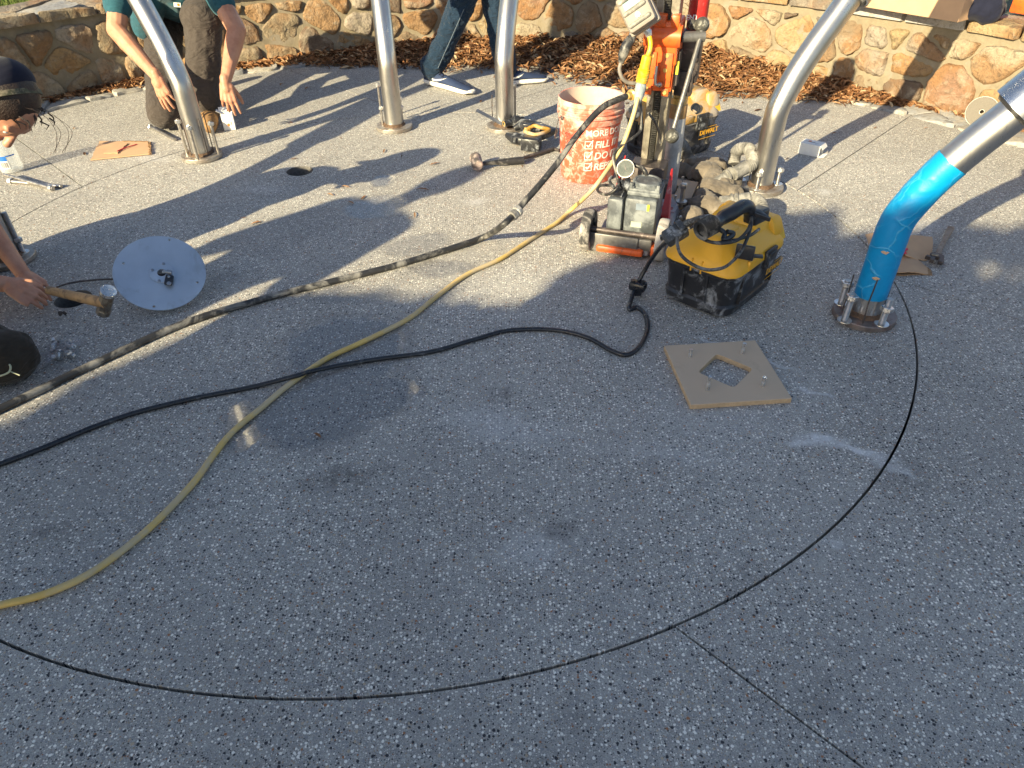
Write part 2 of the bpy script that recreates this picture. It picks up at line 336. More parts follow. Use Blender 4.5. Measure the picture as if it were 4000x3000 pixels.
# ------------------------------------------------------------------ mesh helpers
class MB:
    def __init__(s, xf=None): s.v = []; s.f = []; s.mi = []; s.cur = 0; s.xf = xf
    def add(s, vs, fs):
        if s.xf is not None: vs = [s.xf @ Vector(v) for v in vs]
        o = len(s.v); s.v += [tuple(v) for v in vs]; s.f += [tuple(i+o for i in f) for f in fs]; s.mi += [s.cur]*len(fs); return s
    def mat(s, i): s.cur = i; return s
    def box(s, c, size, rot=None, taper=1.0, bev=0):
        hx, hy, hz = (x/2 for x in size); c = Vector(c); rot = rot or Matrix.Identity(3)
        if bev <= 0:
            vs = [c + rot @ Vector((x*hx*(taper if z > 0 else 1), y*hy*(taper if z > 0 else 1), z*hz)) for z in (-1, 1) for x, y in ((-1, -1), (1, -1), (1, 1), (-1, 1))]
            return s.add(vs, [(3, 2, 1, 0), (4, 5, 6, 7), (0, 1, 5, 4), (1, 2, 6, 5), (2, 3, 7, 6), (3, 0, 4, 7)])
        b = min(bev, hx*.95, hy*.95, hz*.95)
        # rounded-edge box from stacked rounded rectangles
        def ring(k, z, ins):
            pts = []
            for (sx, sy), a0 in (((1, 1), 0), ((-1, 1), 90), ((-1, -1), 180), ((1, -1), 270)):
                for a in (0, 45, 90):
                    aa = R(a0+a); t = taper**((z/hz+1)/2) if taper != 1 else 1
                    rr = b*(1-ins)
                    pts.append(c + rot @ Vector(((sx*(hx-b) + rr*math.cos(aa))*t, (sy*(hy-b) + rr*math.sin(aa))*t, z)))
            return pts
        rings = [ring(0, -hz, 1.0), ring(0, -hz+b*.3, .3), ring(0, -hz+b, 0), ring(0, hz-b, 0), ring(0, hz-b*.3, .3), ring(0, hz, 1.0)]
        return s.loft(rings, cap=True)
    def loft(s, rings, cap=True, close=True):
        n = len(rings[0]); vs = [p for r in rings for p in r]; fs = []
        for k in range(len(rings)-1):
            for i in range(n if close else n-1):
                j = (i+1) % n; fs.append((k*n+i, k*n+j, (k+1)*n+j, (k+1)*n+i))
        if cap: fs.append(tuple(range(n))[::-1]); fs.append(tuple((len(rings)-1)*n+i for i in range(n)))
        return s.add(vs, fs)
    def tube(s, pts, r, seg=12, cap=True, squash=1.0):
        pts = [Vector(p) for p in pts]; n = len(pts)
        rs = r if hasattr(r, '__len__') else [r]*n
        t0 = (pts[1]-pts[0]).normalized(); up = Vector((0, 0, 1)) if abs(t0.z) < .9 else Vector((1, 0, 0))
        nrm = t0.cross(up).normalized(); rings = []
        for i, p in enumerate(pts):
            t = (pts[min(i+1, n-1)] - pts[max(i-1, 0)]).normalized()
            nrm = (nrm - t*nrm.dot(t)).normalized(); bi = t.cross(nrm)
            rings.append([p + nrm*math.cos(a)*rs[i] + bi*math.sin(a)*rs[i]*squash for a in (2*math.pi*k/seg for k in range(seg))])
        return s.loft(rings, cap)
    def cyl(s, a, b, r, seg=16, r2=None): return s.tube([a, b], [r, r if r2 is None else r2], seg)
    def lathe(s, base, axis, prof, seg=24, cap=True):
        axis = Vector(axis).normalized(); up = Vector((0, 0, 1)) if abs(axis.z) < .9 else Vector((1, 0, 0))
        u = axis.cross(up).normalized(); w = axis.cross(u); base = Vector(base)
        rings = [[base + axis*h + (u*math.cos(2*math.pi*k/seg)+w*math.sin(2*math.pi*k/seg))*max(r, 1e-4) for k in range(seg)] for r, h in prof]
        return s.loft(rings, cap)
    def hexa(s, c, axis, r, h): return s.lathe(c, axis, [(r*.9, 0), (r, h*.12), (r, h*.88), (r*.9, h)], 6)
    def sphere(s, c, r, seg=14, rings=9, sc=(1, 1, 1), rot=None):
        c = Vector(c); rot = rot or Matrix.Identity(3); rr = []
        for i in range(rings+1):
            a = math.pi*(i+.02)/(rings+.04) - math.pi/2
            rr.append([c + rot @ Vector((r*sc[0]*math.cos(a)*math.cos(2*math.pi*k/seg), r*sc[1]*math.cos(a)*math.sin(2*math.pi*k/seg), r*sc[2]*math.sin(a))) for k in range(seg)])
        return s.loft(rr, True)
    def capsule(s, a, b, ra, rb, seg=12):
        a, b = Vector(a), Vector(b); d = (b-a); L = d.length; t = d.normalized() if L > 1e-6 else Vector((0, 0, 1))
        pts = []; rs = []
        for k in (1, .9, .65, .35): pts.append(a - t*ra*k); rs.append(ra*math.sqrt(max(1-k*k, 1e-3)))
        pts.append(a); rs.append(ra)
        for q in (.33, .66): pts.append(a+d*q); rs.append(ra+(rb-ra)*q)
        pts.append(b); rs.append(rb)
        for k in (.35, .65, .9, 1): pts.append(b + t*rb*k); rs.append(rb*math.sqrt(max(1-k*k, 1e-3)))
        up = Vector((0, 0, 1)) if abs(t.z) < .9 else Vector((1, 0, 0)); u = t.cross(up).normalized(); w = t.cross(u)
        return s.loft([[p + (u*math.cos(2*math.pi*k/seg)+w*math.sin(2*math.pi*k/seg))*r for k in range(seg)] for p, r in zip(pts, rs)], True)
    def prism(s, poly, a, b, rot=None, org=(0, 0, 0)):
        """poly: 2D outline, extruded along local z from a to b"""
        rot = rot or Matrix.Identity(3); org = Vector(org)
        return s.loft([[org + rot @ Vector((x, y, z)) for x, y in poly] for z in (a, b)], True)

def link(o, parent=None, loc=None):
    COL.objects.link(o)
    if parent is not None:
        o.parent = parent; o.matrix_parent_inverse = parent.matrix_basis.inverted()
    return o

def obj(name, mb, mats, parent=None, smooth=35, recentre=True):
    me = bpy.data.meshes.new(name)
    vs = np.array(mb.v, dtype=float); c = vs.mean(0) if recentre else np.zeros(3)
    if recentre and parent is None: c[2] = vs[:, 2].min()
    me.from_pydata((vs-c).tolist(), [], mb.f)
    mats = mats if isinstance(mats, (list, tuple)) else [mats]
    for m in mats: me.materials.append(M[m] if isinstance(m, str) else m)
    if len(mats) > 1: me.polygons.foreach_set('material_index', mb.mi)
    if smooth:
        me.polygons.foreach_set('use_smooth', [True]*len(me.polygons)); me.set_sharp_from_angle(angle=R(smooth))
    o = bpy.data.objects.new(name, me); o.location = c
    return link(o, parent)

def tag(o, label=None, cat=None, group=None, kind=None):
    if label: o['label'] = label
    if cat: o['category'] = cat
    if group: o['group'] = group
    if kind: o['kind'] = kind
    return o
def thing(name, label, cat, loc, group=None):
    o = bpy.data.objects.new(name, None); o.location = loc; o.empty_display_size = .1; COL.objects.link(o)
    return tag(o, label, cat, group)
def mod_bevel(o, w, seg=2, ang=35):
    m = o.modifiers.new('b', 'BEVEL'); m.width = w; m.segments = seg; m.limit_method = 'ANGLE'; m.angle_limit = R(ang); return o
def rotz(a): return Matrix.Rotation(a, 3, 'Z')
def frame(x, z):
    """rotation whose local x, z follow the given directions"""
    z = Vector(z).normalized(); x = Vector(x); x = (x - z*x.dot(z)).normalized(); y = z.cross(x)
    return Matrix((x, y, z)).transposed()
def spline(pts, n=8):
    pts = [Vector(p) for p in pts]; out = []
    for i in range(len(pts)-1):
        p0, p1, p2, p3 = pts[max(i-1, 0)], pts[i], pts[i+1], pts[min(i+2, len(pts)-1)]
        for k in range(n):
            t = k/n
            out.append(.5*((2*p1)+(p2-p0)*t+(2*p0-5*p1+4*p2-p3)*t*t+(-p0+3*p1-3*p2+p3)*t**3))
    return out + [pts[-1]]
def organic(name, mb, mat, parent, voxel=.006, smooth=6, fac=.5, fold=0, fscale=.08):
    o = obj(name, mb, mat, parent, smooth=180)
    r = o.modifiers.new('r', 'REMESH'); r.mode = 'VOXEL'; r.voxel_size = voxel; r.use_smooth_shade = True
    s = o.modifiers.new('s', 'SMOOTH'); s.iterations = smooth; s.factor = fac
    if fold:
        tx = bpy.data.textures.new('fold', 'CLOUDS'); tx.noise_scale = fscale; tx.noise_depth = 2
        d = o.modifiers.new('d', 'DISPLACE'); d.texture = tx; d.strength = fold; d.mid_level = .5; d.texture_coords = 'LOCAL'
    return o
def text_mesh(txt, size, mat_plane, extrude=.0006, bold=True, spacing=1.0, sub=0, bend=None, shear=0):
    cu = bpy.data.curves.new('t', 'FONT'); cu.body = txt; cu.size = size; cu.extrude = extrude; cu.offset = size*.018 if bold else 0
    cu.space_character = spacing; cu.align_x = 'LEFT'; cu.shear = shear; cu.resolution_u = 3
    o = bpy.data.objects.new('t', cu); COL.objects.link(o); bpy.context.view_layer.update()
    me = bpy.data.meshes.new_from_object(o.evaluated_get(bpy.context.evaluated_depsgraph_get()))
    COL.objects.unlink(o); bpy.data.objects.remove(o)
    bm = bmesh.new(); bm.from_mesh(me)
    if sub:
        for _ in range(sub):
            es = [e for e in bm.edges if e.calc_length() > size*.16]
            if es: bmesh.ops.subdivide_edges(bm, edges=es, cuts=1)
        bmesh.ops.triangulate(bm, faces=bm.faces)
    vs = [v.co.copy() for v in bm.verts]; fs = [tuple(v.index for v in f.verts) for f in bm.faces]
    bm.free(); bpy.data.meshes.remove(me)
    vs = [bend(v) if bend else mat_plane @ v for v in vs]
    return vs, fs

# ================================================================== GROUND
HOLES = [(P(1171, 668), .066), (P(286, 1168), .064), (P(2606, 748), .05)]
def arc(c, r, a0, a1, n): return [V(c[0]+r*math.cos(a0+(a1-a0)*i/n), c[1]+r*math.sin(a0+(a1-a0)*i/n), 0) for i in range(n+1)]
def slab(name, outer, holes, parent, depth=.06):
    bm = bmesh.new(); loops = []
    for lp in [outer]+holes:
        vs = [bm.verts.new((p.x, p.y, 0)) for p in lp]; es = [bm.edges.new((vs[i], vs[(i+1) % len(vs)])) for i in range(len(vs))]; loops.append((vs, es))
    bmesh.ops.triangle_fill(bm, use_beauty=True, use_dissolve=False, edges=[e for _, es in loops for e in es])
    for f in bm.faces:
        if f.normal.z < 0: f.normal_flip()
    for li, (vs, es) in enumerate(loops):
        d = depth if li == 0 else .16
        lo = [bm.verts.new((v.co.x, v.co.y, -d)) for v in vs]; n = len(vs)
        for i in range(n):
            f = bm.faces.new((vs[i], vs[(i+1) % n], lo[(i+1) % n], lo[i]))
            if li: f.material_index = 1
    bmesh.ops.recalc_face_normals(bm, faces=bm.faces)
    me = bpy.data.meshes.new(name); bm.to_mesh(me); bm.free()
    me.materials.append(M['conc']); me.materials.append(M['core'])
    o = bpy.data.objects.new(name, me); return link(o, parent)
G_ = MB(); G_.box((0, 0, -.21), (120, 120, .02))
ground = obj('pavement', G_, 'earth', smooth=0, recentre=False); tag(ground, kind='structure')
gap = .0034
hl = [[V(c.x+r*math.cos(-a), c.y+r*math.sin(-a), 0) for a in (2*math.pi*i/40 for i in range(40))] for c, r in HOLES]
inner = arc(CC, CR-gap, 0, 2*math.pi, 160)[:-1]
slab('paving_slab', inner, hl, ground)
def ang_of(p): return math.atan2(p.y-CC.y, p.x-CC.x)
# joints run out from the circle; their true directions were measured in the photo
J = []
for (a, b) in [((3481, 1086), (3994, 1256)), ((3105, 745), (3600, 420)), ((1859, 441), (2217, 325)), ((1600, 436), (1249, 312)), ((319, 728), (34, 520)), (None, None), ((2642, 2453), (3371, 3000))]:
    if a is None: J.append((R(-155), V(math.cos(R(-150)), math.sin(R(-150)), 0)))
    else:
        pa, pb = P(*a), P(*b); J.append((ang_of(pa), (pb-pa).normalized()))
J = sorted(J, key=lambda t: t[0] % (2*math.pi))
for i in range(len(J)):
    a0, d0 = J[i]; a1, d1 = J[(i+1) % len(J)]
    a0 %= 2*math.pi; a1 %= 2*math.pi
    if a1 < a0: a1 += 2*math.pi
    ro = CR+gap
    A = [p for p in arc(CC, ro, a0, a1, max(6, int((a1-a0)/.04)))]
    n0 = V(-d0.y, d0.x, 0)*gap*.8; n1 = V(d1.y, -d1.x, 0)*gap*.8
    A[0] = A[0]+n0; A[-1] = A[-1]+n1
    far = 40
    e0 = A[0]+d0*far; e1 = A[-1]+d1*far
    b0 = math.atan2(e0.y, e0.x) % (2*math.pi); b1 = math.atan2(e1.y, e1.x) % (2*math.pi)
    if b1 < b0: b1 += 2*math.pi
    mid = [V(45*math.cos(b0+(b1-b0)*k/6), 45*math.sin(b0+(b1-b0)*k/6), 0) for k in range(1, 6)]
    slab('paving_slab', A + [e1] + mid[::-1] + [e0], [], ground)

# ================================================================== STONE WALL
def wr(a):
    d = math.degrees(a)
    r = 3.40
    if d < 38: r += (38-d)*.0075
    if 55 < d < 105: r += .10*math.sin((d-55)/50*math.pi)
    return r
def wpt(s, h, out=0.):
    """wall parameter (arc metres from angle 0, height) -> world, out = metres proud towards the circle"""
    a = s/3.4; r = wr(a)-out; return V(CC.x+r*math.cos(a), CC.y+r*math.sin(a), h)
WH = .44
S0, S1 = -.2, 3.4*R(182)
wall = thing('stone_wall', 'low curved wall of tan and brown fieldstones with flagstone coping round the paved circle', 'wall', wpt(5, 0))
mb = MB(); n = 90
ring = []
for i in range(n+1):
    s = S0+(S1-S0)*i/n
    ring.append([wpt(s, -.02, .02), wpt(s, WH, 0.0), wpt(s, WH, -.36), wpt(s, -.02, -.36)])
mb.loft(ring, True); mc = obj('mortar_core', mb, 'mortar', wall, smooth=30)
def clip(poly, nx, ny, d):
    out = []
    for i in range(len(poly)):
        a, b = poly[i], poly[(i+1) % len(poly)]; fa, fb = nx*a[0]+ny*a[1]-d, nx*b[0]+ny*b[1]-d
        if fa <= 0: out.append(a)
        if (fa < 0 < fb) or (fb < 0 < fa): t = fa/(fa-fb); out.append((a[0]+t*(b[0]-a[0]), a[1]+t*(b[1]-a[1])))
    return out
def voronoi(seeds, bounds, inset):
    cells = []
    for i, (sx, sy) in enumerate(seeds):
        poly = [(bounds[0], bounds[2]), (bounds[1], bounds[2]), (bounds[1], bounds[3]), (bounds[0], bounds[3])]
        poly = clip(poly, 0, -1, -(bounds[2]+inset)); poly = clip(poly, 0, 1, bounds[3]-inset)
        for j, (tx, ty) in enumerate(seeds):
            if i == j: continue
            dx, dy = tx-sx, ty-sy; L = math.hypot(dx, dy)
            if L > .7: continue
            poly = clip(poly, dx/L, dy/L, (dx*(sx+tx)/2+dy*(sy+ty)/2)/L - inset)
            if len(poly) < 3: break
        cells.append(poly if len(poly) >= 3 else None)
    return cells
def rounded(poly, n=22, k=.22):
    for _ in range(2):
        q = []
        for i in range(len(poly)):
            a, b = poly[i], poly[(i+1) % len(poly)]
            q += [(a[0]+(b[0]-a[0])*k, a[1]+(b[1]-a[1])*k), (a[0]+(b[0]-a[0])*(1-k), a[1]+(b[1]-a[1])*(1-k))]
        poly = q
    # resample evenly
    L = [0]
    for i in range(len(poly)): a, b = poly[i], poly[(i+1) % len(poly)]; L.append(L[-1]+math.hypot(b[0]-a[0], b[1]-a[1]))
    out = []; j = 0
    for k in range(n):
        t = L[-1]*k/n
        while L[j+1] < t: j += 1
        a, b = poly[j], poly[(j+1) % len(poly)]; u = (t-L[j])/max(L[j+1]-L[j], 1e-9)
        out.append((a[0]+(b[0]-a[0])*u, a[1]+(b[1]-a[1])*u))
    return out
def stone_mesh(poly, place, proud, rough=.006, cham=.014, seed=0, k=.22, n=22):
    """rounded outline -> chamfered, uneven block; place(s,h,out) -> world"""
    poly = rounded(poly, n, k); cx = sum(p[0] for p in poly)/n; cy = sum(p[1] for p in poly)/n
    rad = sum(math.hypot(p[0]-cx, p[1]-cy) for p in poly)/n
    tilt = (random.uniform(-.12, .12), random.uniform(-.12, .12))
    rings = []
    for sc, o in ((1.0, -.012), (1.0, proud*.35), (1-cham/rad*.5, proud*.85), (1-cham/rad*1.3, proud), (.55, proud*1.06), (.25, proud*1.1)):
        rg = []
        for (x, y) in poly:
            X, Y = cx+(x-cx)*sc, cy+(y-cy)*sc
            e = noise.noise(V(X*26+seed, Y*26, seed))*rough
            if sc >= .9: X += noise.noise(V(X*45, Y*45, seed+3))*.011; Y += noise.noise(V(X*45+9, Y*45, seed+5))*.011
            oo = o if o < 0 else o + e*1.6 + ((x-cx)*tilt[0]+(y-cy)*tilt[1])*sc*(.8 if sc < 1 else .3) + noise.noise(V(X*9+seed, Y*9, 1))*rough*1.5
            rg.append(place(X, Y, oo))
        rings.append(rg)
    m = MB(); m.loft(rings, True); return m
seeds = []
rows = [.06, .19, .32, .43]
random.seed(21)
s = S0
x = S0+.05
cand = []
for ri, hh in enumerate(rows):
    x = S0 + random.uniform(0, .1)
    while x < S1:
        cand.append((x+random.uniform(-.02, .02), hh + random.uniform(-.045, .045))); x += random.choice([.13, .17, .2, .25, .29])
# thin out crowded seeds so stone sizes vary
for c in cand:
    if all(math.hypot(c[0]-d[0], (c[1]-d[1])*1.1) > random.choice([.11, .15, .185]) for d in seeds): seeds.append(c)
cells = voronoi(seeds, (S0, S1, .0, WH-.035), .0095)
for i, poly in enumerate(cells):
    if not poly: continue
    ar = abs(sum(poly[k][0]*poly[(k+1) % len(poly)][1]-poly[(k+1) % len(poly)][0]*poly[k][1] for k in range(len(poly))))/2
    if ar < .0022: continue
    m = stone_mesh(poly, wpt, random.uniform(.016, .040), .009, seed=i*3.7, k=random.uniform(.12, .2), n=26)
    obj('wall_stone', m, 'stone', wall, smooth=55)
# coping of flat flagstones
random.seed(5)
cop = []
x = S0
while x < S1:
    if random.random() < .45: cop.append((x, -.02+random.uniform(-.02, .03)))
    else: cop += [(x, -.10+random.uniform(-.03, .05)), (x+random.uniform(-.05, .1), .12+random.uniform(-.04, .05))]
    cop.append((x+.12, .26+random.uniform(-.03, .06))); x += random.uniform(.26, .44)
ccell = voronoi(cop, (S0, S1, -.035, .40), .005)
for i, poly in enumerate(ccell):
    if not poly: continue
    zt = WH+.012
    th = random.uniform(.036, .05)
    place = lambda s_, q, o, zt=zt: wpt(s_, zt+o, -q)
    m = stone_mesh(poly, place, th, .003, .004, seed=i*1.3, k=.06, n=28)
    obj('coping_stone', m, 'stone' if i % 3 else 'flag', wall, smooth=50)
# grey flags set along the foot of the wall
random.seed(9)
for a_lo, a_hi, w in ((16, 46, .25), (108, 178, .26)):
    ks = []; x = 3.4*R(a_lo)
    while x < 3.4*R(a_hi):
        ks.append((x, .07+random.uniform(-.03, .03)))
        if random.random() < .6: ks.append((x+random.uniform(.05, .1), .19+random.uniform(-.03, .03)))
        x += random.uniform(.17, .27)
    for i, poly in enumerate(voronoi(ks, (3.4*R(a_lo)-.1, 3.4*R(a_hi)+.1, .0, w), .005)):
        if not poly: continue
        m = stone_mesh(poly, lambda s_, q, o: wpt(s_, .002+o, q), .010, .004, .005, seed=i*2.3, k=.1)
        obj('kerb_stone', m, 'flag', wall, smooth=50)
# raised lawn behind the wall
mb = MB(); rg = []
for i in range(61):
    s = S0-1+(S1-S0+2)*i/60
    rg.append([wpt(s, .40, -.355), wpt(s, .42, -8)*1.0, wpt(s, .42, -40), wpt(s, -.3, -40)])
mb.loft(rg, False, False); lawn = obj('lawn', mb, 'soil', recentre=False); tag(lawn, kind='structure')

# ================================================================== LEAVES, GRASS
def leaf_cloud(name, pts, mat, parent=None):
    """pts: (pos, dir, up, length, width, curl, tint)"""
    vs = []; fs = []; tint = []
    for (p, d, u, L, w, cu, t) in pts:
        d = d.normalized(); sd = d.cross(u).normalized(); u = sd.cross(d); b = len(vs)
        for q, ww, cz in ((0, .12, 0), (.3, 1, .35), (.65, .85, .3), (1, .05, -.1)):
            c = p + d*(q-.5)*L + u*cu*L*cz
            vs += [c - sd*w*.5*ww + u*cu*w*ww*.9, c - u*0, c + sd*w*.5*ww + u*cu*w*ww*.9]
        for k in range(3):
            for e in range(2): fs.append((b+k*3+e, b+k*3+e+1, b+k*3+e+4, b+k*3+e+3))
        tint += [t]*12
    me = bpy.data.meshes.new(name); me.from_pydata([tuple(v) for v in vs], [], fs); me.materials.append(M[mat])
    at = me.attributes.new('tint', 'FLOAT', 'POINT'); at.data.foreach_set('value', tint)
    o = bpy.data.objects.new(name, me); return link(o, parent)
random.seed(3)
def leaf_depth(a):        # how far the drift reaches from the wall, and how high, by angle in degrees
    if a < 33 or a > 150: return .03, .0
    w = .95*math.exp(-((a-62)/17)**2)*1.05 + .62*math.exp(-((a-92)/17)**2) + .14*math.exp(-((a-128)/14)**2) + .22*math.exp(-((a-42)/7)**2)
    return w, .10*min(1, w*1.2)
pts = []
for _ in range(30000):
    a = random.uniform(28, 152); w, hgt = leaf_depth(a)
    q = abs(random.gauss(0, .42)); q = q if q < 1.25 else random.random()
    if random.random() > (w/.9)**.6+.08: continue
    edge = noise.noise(V(a*.25, q*3, 0))*.25
    if q > 1.0+edge and random.random() > .1: continue
    r = wr(R(a)) - .03 - q*w
    h = max(0, hgt*(1-q*.95))*(1+.6*noise.noise(V(a*.5, q*4, 5)))
    z = h*random.uniform(.4, 1.05) + random.uniform(.003, .012)
    p = V(CC.x+r*math.cos(R(a)), CC.y+r*math.sin(R(a)), z)
    di = V(random.gauss(0, 1), random.gauss(0, 1), random.gauss(0, .2)); up = V(random.gauss(0, .35), random.gauss(0, .35), 1)
    pts.append((p, di, up, random.uniform(.04, .10), random.uniform(.008, .022), random.uniform(-.1, .5), random.random()))
o = leaf_cloud('leaf_litter', pts, 'leafm'); tag(o, 'thick drift of dry brown leaves heaped along the foot of the stone wall', 'leaves', kind='stuff')
# the litter's own ground: dark mulch mound below the leaves
mb = MB(); rg = []
for i in range(80):
    a = 30+i*1.5; w, hgt = leaf_depth(a); row = []
    for k in range(7):
        q = k/6; r = wr(R(a)) + .02 - q*w*.8; row.append(V(CC.x+r*math.cos(R(a)), CC.y+r*math.sin(R(a)), max(0, hgt*(1-q))*.62 + .002))
    rg.append(row)
mb.loft(rg, False, False); mu = obj('leaf_mulch', mb, simple('leaf_mulch', (.09, .045, .025), .95, var=.5, scale=60, bump=1, bd=.01)); tag(mu, 'crumbled brown leaf mulch packed under the leaf drift', 'mulch', kind='stuff')
loose = [(1240, 1700), (250, 690), (540, 690), (1180, 690), (1000, 870), (950, 850), (1620, 840), (1370, 790), (1420, 770), (1130, 480), (1500, 590), (1350, 730), (1880, 395), (1570, 610),
         (3075, 620), (3260, 520), (3420, 500), (3620, 500), (3780, 480), (3500, 430), (2960, 430), (2900, 400), (2820, 370), (2240, 430), (2040, 650), (1700, 640), (1330, 540), (860, 430), (330, 600), (290, 500),
         (60, 515), (1100, 330), (1200, 345), (1650, 740), (1290, 760), (1150, 620)]
MARKS = [('core hole', 1171, 668), ('left leg plate', 787, 600), ('second leg plate', 1540, 490), ('upright leg plate', 1972, 490), ('orange bucket', 2290, 690), ('round cover', 626, 1066), ('fallen white box', 3165, 580),
         ('grinding disc', 3834, 430), ('diamond template', 2830, 1450), ('walking sneakers', 1770, 350), ('water bottle', 50, 620), ('cardboard square', 480, 590), ('wall corner flags', 3500, 450), ('long diagonal joint', 3000, 2700), ('grey mallet head', 1860, 640), ('black cord bend', 2470, 1380)]
_used = set()
def leaf_label(x, y):
    for nm, mx, my in sorted(MARKS, key=lambda q: math.hypot(q[1]-x, q[2]-y)):
        d = math.hypot(mx-x, my-y); far_ = 'close to' if d < 130 else ('a short way from' if d < 330 else 'well away from')
        sx = 'left' if x < mx else 'right'; sy = 'behind' if y < my else 'in front'
        for side in ((sx, sy) if abs(x-mx) > abs(y-my) else (sy, sx)):
            side = {'left': 'on its left', 'right': 'on its right', 'behind': 'behind it', 'in front': 'in front of it'}[side]
            lb = 'dry brown leaf %s the %s, %s' % (far_, nm, side)
            if lb not in _used: _used.add(lb); return lb
    return 'small dry brown leaf lying loose on the grey paving'
for i, (x, y) in enumerate(loose):
    p = P(x, y, .004); a = random.uniform(0, 6.3)
    L = random.uniform(.03, .07)
    o = leaf_cloud('fallen_leaf', [(V(0, 0, 0), V(math.cos(a), math.sin(a), 0), V(0, 0, 1), L, L*random.uniform(.12, .3), random.uniform(.05, .3), random.uniform(.0, .9))], 'leafm')
    o.location = p; tag(o, leaf_label(x, y), 'leaf', 'loose leaves scattered over the paving')
# grass behind the left end of the wall
pts = []
for _ in range(9000):
    a = random.uniform(60, 175) if random.random() < .3 else random.uniform(128, 160); q = random.uniform(.36, 1.2)
    r = wr(R(a))+q; p = V(CC.x+r*math.cos(R(a)), CC.y+r*math.sin(R(a)), .45)
    pts.append((p, V(random.gauss(0, .35), random.gauss(0, .35), 1), V(random.gauss(0, 1), random.gauss(0, 1), .2), random.uniform(.05, .13), random.uniform(.004, .008), .3, random.random()))
o = leaf_cloud('grass', pts, 'grassm'); tag(o, 'green grass growing behind the wall coping at the upper left', 'grass', kind='stuff')

